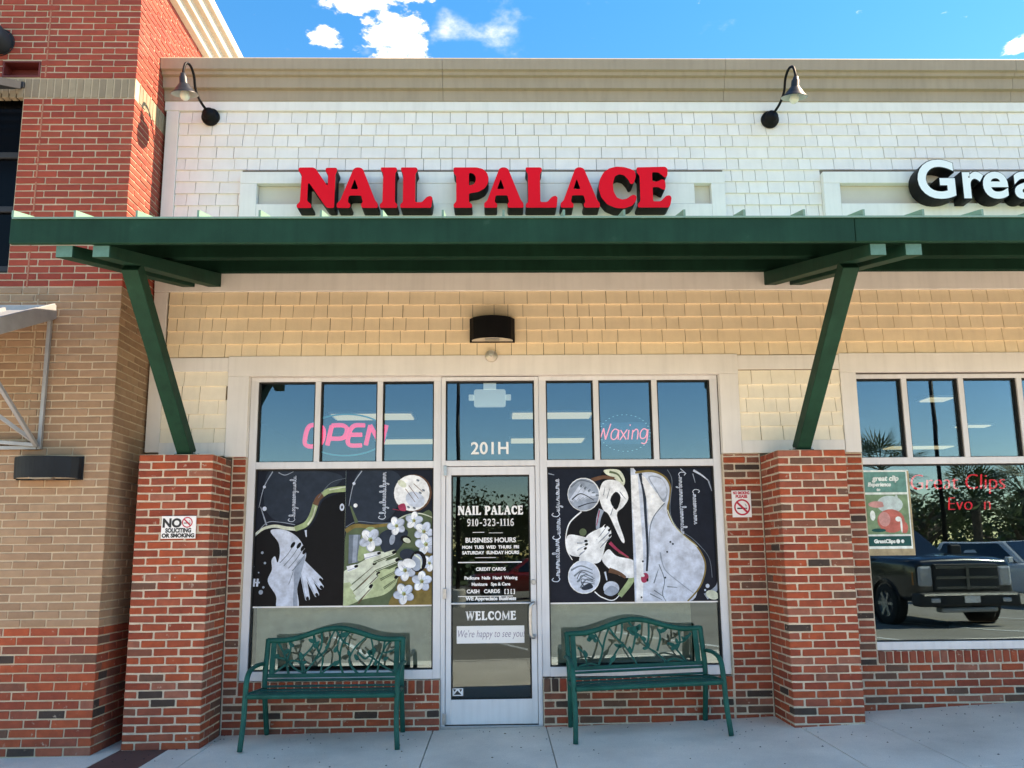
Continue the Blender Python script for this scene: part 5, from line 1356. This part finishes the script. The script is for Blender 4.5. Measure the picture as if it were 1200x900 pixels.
# ------------------------------------------------------------------ the parking lot behind the camera (seen in the glass)
def car_paint(n, c): return mat(n, c, .25, .03, 3, coat=.8, spec=.5)
tyre = mat('tyre_rubber', (.015, .015, .015), .85, .1); rim_m = mat('alloy_rim', (.4, .41, .42), .3, .05, metal=.9); cglass = mat('car_glass', (.01, .014, .018), .06, .02, spec=.8); chrome = mat('chrome', (.6, .6, .62), .12, .02, metal=1.0)
dk_chrome = mat('dark_chrome', (.10, .10, .11), .25, .05, metal=.8); hl_m = mat('headlamp_lens', (.55, .57, .6), .12, .1, 20, spec=.8); amber = mat('amber_lens', (.55, .18, .03), .25, .05); blk_pl = mat('black_plastic', (.018, .018, .02), .6, .1)
def loft(mb, secs, mi=0):
    """secs: list of rings with equal counts."""
    k = len(secs[0]); o = len(mb.v); mb.v += [tuple(p) for s_ in secs for p in s_]
    for i in range(len(secs) - 1):
        for j in range(k): mb.f.append([o + i * k + j, o + i * k + (j + 1) % k, o + (i + 1) * k + (j + 1) % k, o + (i + 1) * k + j]); mb.m.append(mi)
    mb.f.append([o + j for j in range(k)][::-1]); mb.m.append(mi); mb.f.append([o + (len(secs) - 1) * k + j for j in range(k)]); mb.m.append(mi)
def ring(y, hw, z0, z1, ch=.08, crown=.03):
    return [(-hw + .03, y, z0), (hw - .03, y, z0), (hw, y, z0 + .12), (hw, y, z1 - ch), (hw - ch * .9, y, z1), (0, y, z1 + crown), (-hw + ch * .9, y, z1), (-hw, y, z1 - ch), (-hw, y, z0 + .12)]
def vehicle(name, label, cat, loc, rot, body, pickup):
    """local +y is the nose."""
    t = thing(name, label, cat, loc, None, rot)
    W = 1.0 if pickup else .92
    b = MB()
    if pickup: S_ = [(2.92, W * .92, .58, 1.20), (2.85, W * .96, .52, 1.25), (2.55, W * .99, .48, 1.29), (1.6, W, .46, 1.33), (1.3, W, .46, 1.29), (-.9, W, .46, 1.28), (-2.6, W, .5, 1.27), (-2.75, W * .97, .55, 1.25)]
    else: S_ = [(2.35, W * .86, .50, .92), (2.25, W * .93, .42, .98), (1.9, W * .985, .38, 1.04), (1.05, W, .36, 1.09), (-1.8, W, .38, 1.12), (-2.2, W * .96, .42, 1.1), (-2.32, W * .9, .5, 1.05)]
    loft(b, [ring(*s_) for s_ in S_]); b.build('body', body, t, smooth=True, bevel=.06, seg=4, normals=True)
    b = MB(); c0 = [(1.25, .93 * W, 1.25), (.45, .72 * W, 1.86), (-.75, .74 * W, 1.90), (-1.0, .90 * W, 1.26)] if pickup else [(1.0, .9 * W, 1.06), (.2, .68 * W, 1.66), (-1.9, .68 * W, 1.66), (-2.2, .84 * W, 1.08)]
    lo_f, up_f, up_b, lo_b = c0
    P = lambda q, s_: (s_ * q[1], q[0], q[2])
    pts = [P(lo_f, -1), P(lo_f, 1), P(lo_b, 1), P(lo_b, -1), P(up_f, -1), P(up_f, 1), P(up_b, 1), P(up_b, -1)]
    b.hexa([pts[3], pts[2], pts[1], pts[0], pts[7], pts[6], pts[5], pts[4]]); b.build('cabin', body, t, bevel=.07, seg=3, normals=True)
    def panel(q, nm, off, mm=cglass, inset=.08):
        q = [Vector(p) for p in q]; c_ = sum(q, Vector()) / 4; n_ = (q[1] - q[0]).cross(q[2] - q[0]).normalized()
        if n_.dot(c_ - Vector((0, -.3, 1.2))) < 0: n_ = -n_
        r_ = [p + (c_ - p) * inset + n_ * off for p in q]; r2 = [p - n_ * .03 for p in r_]
        bb = MB(); bb.add(r_ + r2, [(0, 1, 2, 3), (4, 5, 6, 7), (0, 1, 5, 4), (1, 2, 6, 5), (2, 3, 7, 6), (3, 0, 4, 7)]); bb.build(nm, mm, t, normals=True)
    panel([pts[0], pts[1], pts[5], pts[4]], 'windshield', .012); panel([pts[1], pts[2], pts[6], pts[5]], 'side_window', .012, inset=.16); panel([pts[3], pts[0], pts[4], pts[7]], 'side_window', .012, inset=.16); panel([pts[2], pts[3], pts[7], pts[6]], 'rear_window', .012)
    wr = .40 if pickup else .35; yw = (1.95, -1.75) if pickup else (1.45, -1.4)
    for yy in yw:
        for sx in (-1, 1):
            xx = sx * (W - .10)
            b = MB(); b.lathe([(wr * .62, -.12), (wr * .9, -.125), (wr, -.09), (wr, .09), (wr * .9, .125), (wr * .62, .12)], (xx, yy, wr), (1, 0, 0), 28); o = b.build('wheel', tyre, t, smooth=True)
            b = MB(); b.lathe([(wr * .63, .11 * sx), (wr * .6, .08 * sx), (wr * .2, .06 * sx), (0, .10 * sx)], (xx, yy, wr), (1, 0, 0), 28)
            for a in range(6):
                th = a * math.pi / 3; b.bar((xx + sx * .10, yy, wr), (xx + sx * .115, yy + wr * .6 * math.cos(th), wr + wr * .6 * math.sin(th)), .06, .03, upv=(1, 0, 0))
            b.build('rim', rim_m, o)
            b = MB(); b.lathe([(wr * 1.16, -.02), (wr * 1.20, .01), (wr * 1.16, .03), (wr * 1.05, .03), (wr * 1.05, -.02)], (sx * (W + .005), yy, wr + .02), (1, 0, 0), 28); b.build('wheel_arch', blk_pl, t)
    if pickup:
        b = MB(); b.hexa([(-.80, 1.35, 1.29), (.80, 1.35, 1.29), (.74, 2.78, 1.22), (-.74, 2.78, 1.22), (-.72, 1.38, 1.365), (.72, 1.38, 1.365), (.60, 2.62, 1.31), (-.60, 2.62, 1.31)]); b.build('hood', body, t, smooth=False, bevel=.05, seg=3, normals=True)
    yn, zf = (2.94, .62) if pickup else (2.36, .52)
    if pickup:
        b = MB(); b.box(-.64, .64, yn - .05, yn + .02, .68, 1.17); g_ = b.build('grille', blk_pl, t, bevel=.02)
        for z_ in (.74, .925, 1.11): boxo('grille_bar', dk_chrome, g_, -.60, .60, yn + .021, yn + .035, z_ - .024, z_ + .024)
        boxo('grille_bar', dk_chrome, g_, -.03, .03, yn + .036, yn + .05, .70, 1.15); boxo('bumper', blk_pl, t, -W * .98, W * .98, yn - .2, yn + .10, .40, .66, .05); boxo('bumper_strip', chrome, t, -W * .9, W * .9, yn + .101, yn + .112, .60, .64)
        for sx in (-1, 1):
            boxo('fog_light', hl_m, t, min(sx * .60, sx * .78), max(sx * .60, sx * .78), yn + .05, yn + .106, .47, .56, .02)
            boxo('headlight', hl_m, t, min(sx * .64, sx * .92), max(sx * .64, sx * .92), yn - .16, yn + .0, .76, 1.14, .05); boxo('turn_signal', amber, t, min(sx * .90, sx * .965), max(sx * .90, sx * .965), yn - .30, yn - .09, .78, 1.04, .02)
            boxo('mirror', blk_pl, t, min(sx * 1.02, sx * 1.26), max(sx * 1.02, sx * 1.26), .98, 1.10, 1.30, 1.54, .03)
        boxo('skid_plate', galv, t, -.55, .55, yn - .15, yn + .04, .30, .39, .03); boxo('licence_plate', white_p, t, -.15, .15, yn + .113, yn + .12, .47, .59)
    else:
        boxo('grille', blk_pl, t, -.42, .42, yn - .06, yn + .012, .62, .86, .02); boxo('bumper', body, t, -W * .93, W * .93, yn - .22, yn + .08, .34, .58, .06)
        for sx in (-1, 1):
            boxo('headlight', hl_m, t, min(sx * .46, sx * .82), max(sx * .46, sx * .82), yn - .16, yn - .0, .68, .88, .03); boxo('mirror', body, t, min(sx * .92, sx * 1.1), max(sx * .92, sx * 1.1), .62, .74, 1.10, 1.26, .03)
    return t
vehicle('pickup_truck', 'dark navy pickup truck parked nose-in, mirrored in the shop window', 'truck', (8.45, -10.4, zg(8.4, -10) - .13), R_(-4), car_paint('navy_car_paint', (.0025, .003, .005)), True)
vehicle('parked_car', 'white parked car beyond the dark truck, mirrored in the shop window', 'car', (13.7, -13.4, zg(13.7, -13) - .13), R_(-14), car_paint('white_car_paint', (.7, .71, .72)), False)
vehicle('parked_car', 'silver parked car farther back in the lot, mirrored in the shop window', 'car', (13.2, -22.0, zg(13, -22) - .13), R_(150), car_paint('silver_car_paint', (.35, .36, .38)), False)
vehicle('parked_car', 'red parked car across the lot, mirrored in the glass door', 'car', (1.2, -25.0, zg(1, -25) - .13), R_(80), car_paint('red_car_paint', (.28, .015, .012)), False)
# light poles
def pole(label, x, y, h=8.5):
    z0 = zg(x, y) - .13
    t = thing('light_pole', label, 'light pole', (x, y, z0), 'parking lot light poles')
    b = MB(); b.tube([(0, 0, .5), (0, 0, h)], [.085, .06], 12); b.build('shaft', black_m, t, smooth=True)
    b = MB(); b.lathe([(0, .62), (.25, .6), (.28, .55), (.28, 0)], (0, 0, 0), (0, 0, 1), 20); b.build('concrete_base', concrete, t)
    b = MB(); b.bar((-.9, 0, h - .05), (.9, 0, h - .05), .06, .06); b.build('cross_arm', black_m, t)
    for sx in (-1, 1): boxo('lamp_head', black_m, t, sx * 1.15 - .3, sx * 1.15 + .3, -.16, .16, h - .12, h + .02, .02)
pole('dark light pole in the lot, mirrored in the transom over the door', -1.42, -20.5)
pole('dark light pole among the palms, mirrored in the right-hand shop window', 14.9, -18.6)
# trees
leaf_m = [mat('leaf_dark', (.030, .060, .016), .6, .3, 3), mat('leaf_mid', (.055, .095, .022), .6, .3, 3), mat('leaf_olive', (.075, .10, .03), .6, .3, 3)]
bark = mat('bark', (.10, .075, .055), .95, .3, 8, .5, 20)
def tree(label, x, y, h, r, seed, n=2600):
    rr = random.Random(seed); z0 = -.3
    t = thing('broadleaf_tree', label, 'tree', (x, y, z0), 'trees around the parking lot')
    b = MB(); ends = []
    b.tube([(0, 0, 0), (.05, .03, h * .25), (.0, .05, h * .5), (.05, 0, h * .75)], [r * .09, r * .07, r * .05, r * .02], 8)
    for i in range(9):
        a = i * 2.4; zz = h * rr.uniform(.28, .6); L_ = r * rr.uniform(.55, .85)
        e = (math.cos(a) * L_, math.sin(a) * L_, zz + h * rr.uniform(.12, .3)); ends.append(e)
        b.tube([(0, 0, zz), (e[0] * .5, e[1] * .5, (zz + e[2]) / 2 + .1), e], [r * .04, r * .025, r * .008], 6)
    b.build('trunk', bark, t)
    cl_ = [Vector(e) for e in ends] + [Vector((rr.uniform(-.6, .6) * r, rr.uniform(-.6, .6) * r, h * rr.uniform(.5, .95))) for _ in range(16)]
    b = MB()
    for i in range(n):
        c_ = rr.choice(cl_); rad = r * .34
        p = c_ + Vector((rr.gauss(0, .5), rr.gauss(0, .5), rr.gauss(0, .42))) * rad
        s_ = rr.uniform(.07, .15); u = Vector((rr.gauss(0, 1), rr.gauss(0, 1), rr.gauss(0, .6))).normalized(); v = u.orthogonal().normalized()
        b.add([p - u * s_, p + v * s_ * .6, p + u * s_, p - v * s_ * .6], [(0, 1, 2, 3)], rr.randrange(3))
    b.build('crown', leaf_m, t)
def palm(label, x, y, h, seed):
    rr = random.Random(seed); z0 = -.35
    t = thing('palm_tree', label, 'tree', (x, y, z0), 'palms around the parking lot')
    b = MB(); b.tube([(0, 0, 0), (.05, 0, h * .5), (.0, .04, h)], [.2, .16, .17], 10); b.build('trunk', bark, t)
    b = MB()
    for i in range(34):
        a = rr.uniform(0, 6.28); el_ = rr.uniform(-.7, 1.3); L_ = rr.uniform(1.3, 1.8); d = Vector((math.cos(a) * math.cos(el_), math.sin(a) * math.cos(el_), math.sin(el_)))
        st = Vector((0, 0, h)); mid_ = st + d * L_ * .55; side = d.cross(Vector((0, 0, 1)))
        side = side.normalized() if side.length > .1 else Vector((1, 0, 0)); upw = side.cross(d)
        b.bar(st, mid_, .03, .02)
        for k in range(13):
            f = (k - 6) / 6; dr = (d * math.cos(f * 1.25) + side * math.sin(f * 1.25)).normalized(); e = mid_ + dr * L_ * .6 * (1 - .25 * abs(f)) - Vector((0, 0, .16 * abs(f) + .08)); w_ = d.cross(dr)
            w2 = (side * math.cos(f) - d * math.sin(f)) * .028
            b.add([mid_, mid_ + (e - mid_) * .5 + w2, e, mid_ + (e - mid_) * .5 - w2], [(0, 1, 2, 3)], rr.randrange(2))
    b.build('fronds', leaf_m, t)
palm('tall palm tree beside the light pole, mirrored in the right-hand window', 13.4, -19.5, 4.6, 3)
palm('short palm tree behind the truck, mirrored in the right-hand window', 17.2, -20.5, 3.6, 8)
palm('slender palm tree across the lot behind the white car', 20.5, -22.5, 4.0, 12)
tree('bushy dark tree across the lot, mirrored in the glass door', .1, -33, 5.0, 2.7, 5)
tree('broad low tree across the lot behind the red car', 4.5, -36, 4.8, 3.0, 6)
tree('rounded tree across the lot to the side of the light pole', -6.5, -37, 4.6, 2.8, 7)
tree('leaning leafy tree behind the tall palm, mirrored in the right-hand window', 12.0, -26, 5.0, 2.6, 9)
tree('dense leafy tree behind the short palm, mirrored in the right-hand window', 20.0, -29, 5.0, 3.2, 10)
tree('wide leafy tree at the lot edge behind the silver car', 26.0, -31, 5.2, 3.4, 11)
tree('small leafy tree at the lot edge between the pole and the red car', -1.0, -44, 4.6, 3.0, 13)
tree('green roundish tree far down the lot edge', -16, -42, 5.2, 3.4, 14)
tree('full leafy tree at the far end of the lot', 34, -38, 6.0, 4.0, 15)

rr = random.Random(77); b = MB()  # leaf mass added to block the yellow horizon glow in the glass
for i in range(16000):
    x = rr.uniform(-75, 95); d_ = abs(x) * .12; hmax = 3.4 + 1.4 * math.sin(x * .21) + .9 * math.sin(x * .53 + 1) + .5 * math.sin(x * 1.3)
    p = Vector((x, -58 + rr.uniform(-4, 2), -.8 + (hmax + .8) * rr.random() ** .75)); s_ = rr.uniform(.18, .42)
    u = Vector((rr.gauss(0, 1), rr.gauss(0, 1), rr.gauss(0, .7))).normalized(); v = u.orthogonal().normalized()
    b.add([p - u * s_, p + v * s_ * .7, p + u * s_, p - v * s_ * .7], [(0, 1, 2, 3)], rr.randrange(3))
o = b.build('horizon_block_woods', leaf_m); o['kind'] = 'stuff'; o['label'] = 'dark far woods added to hide the horizon glow, mirrored low in the glass'
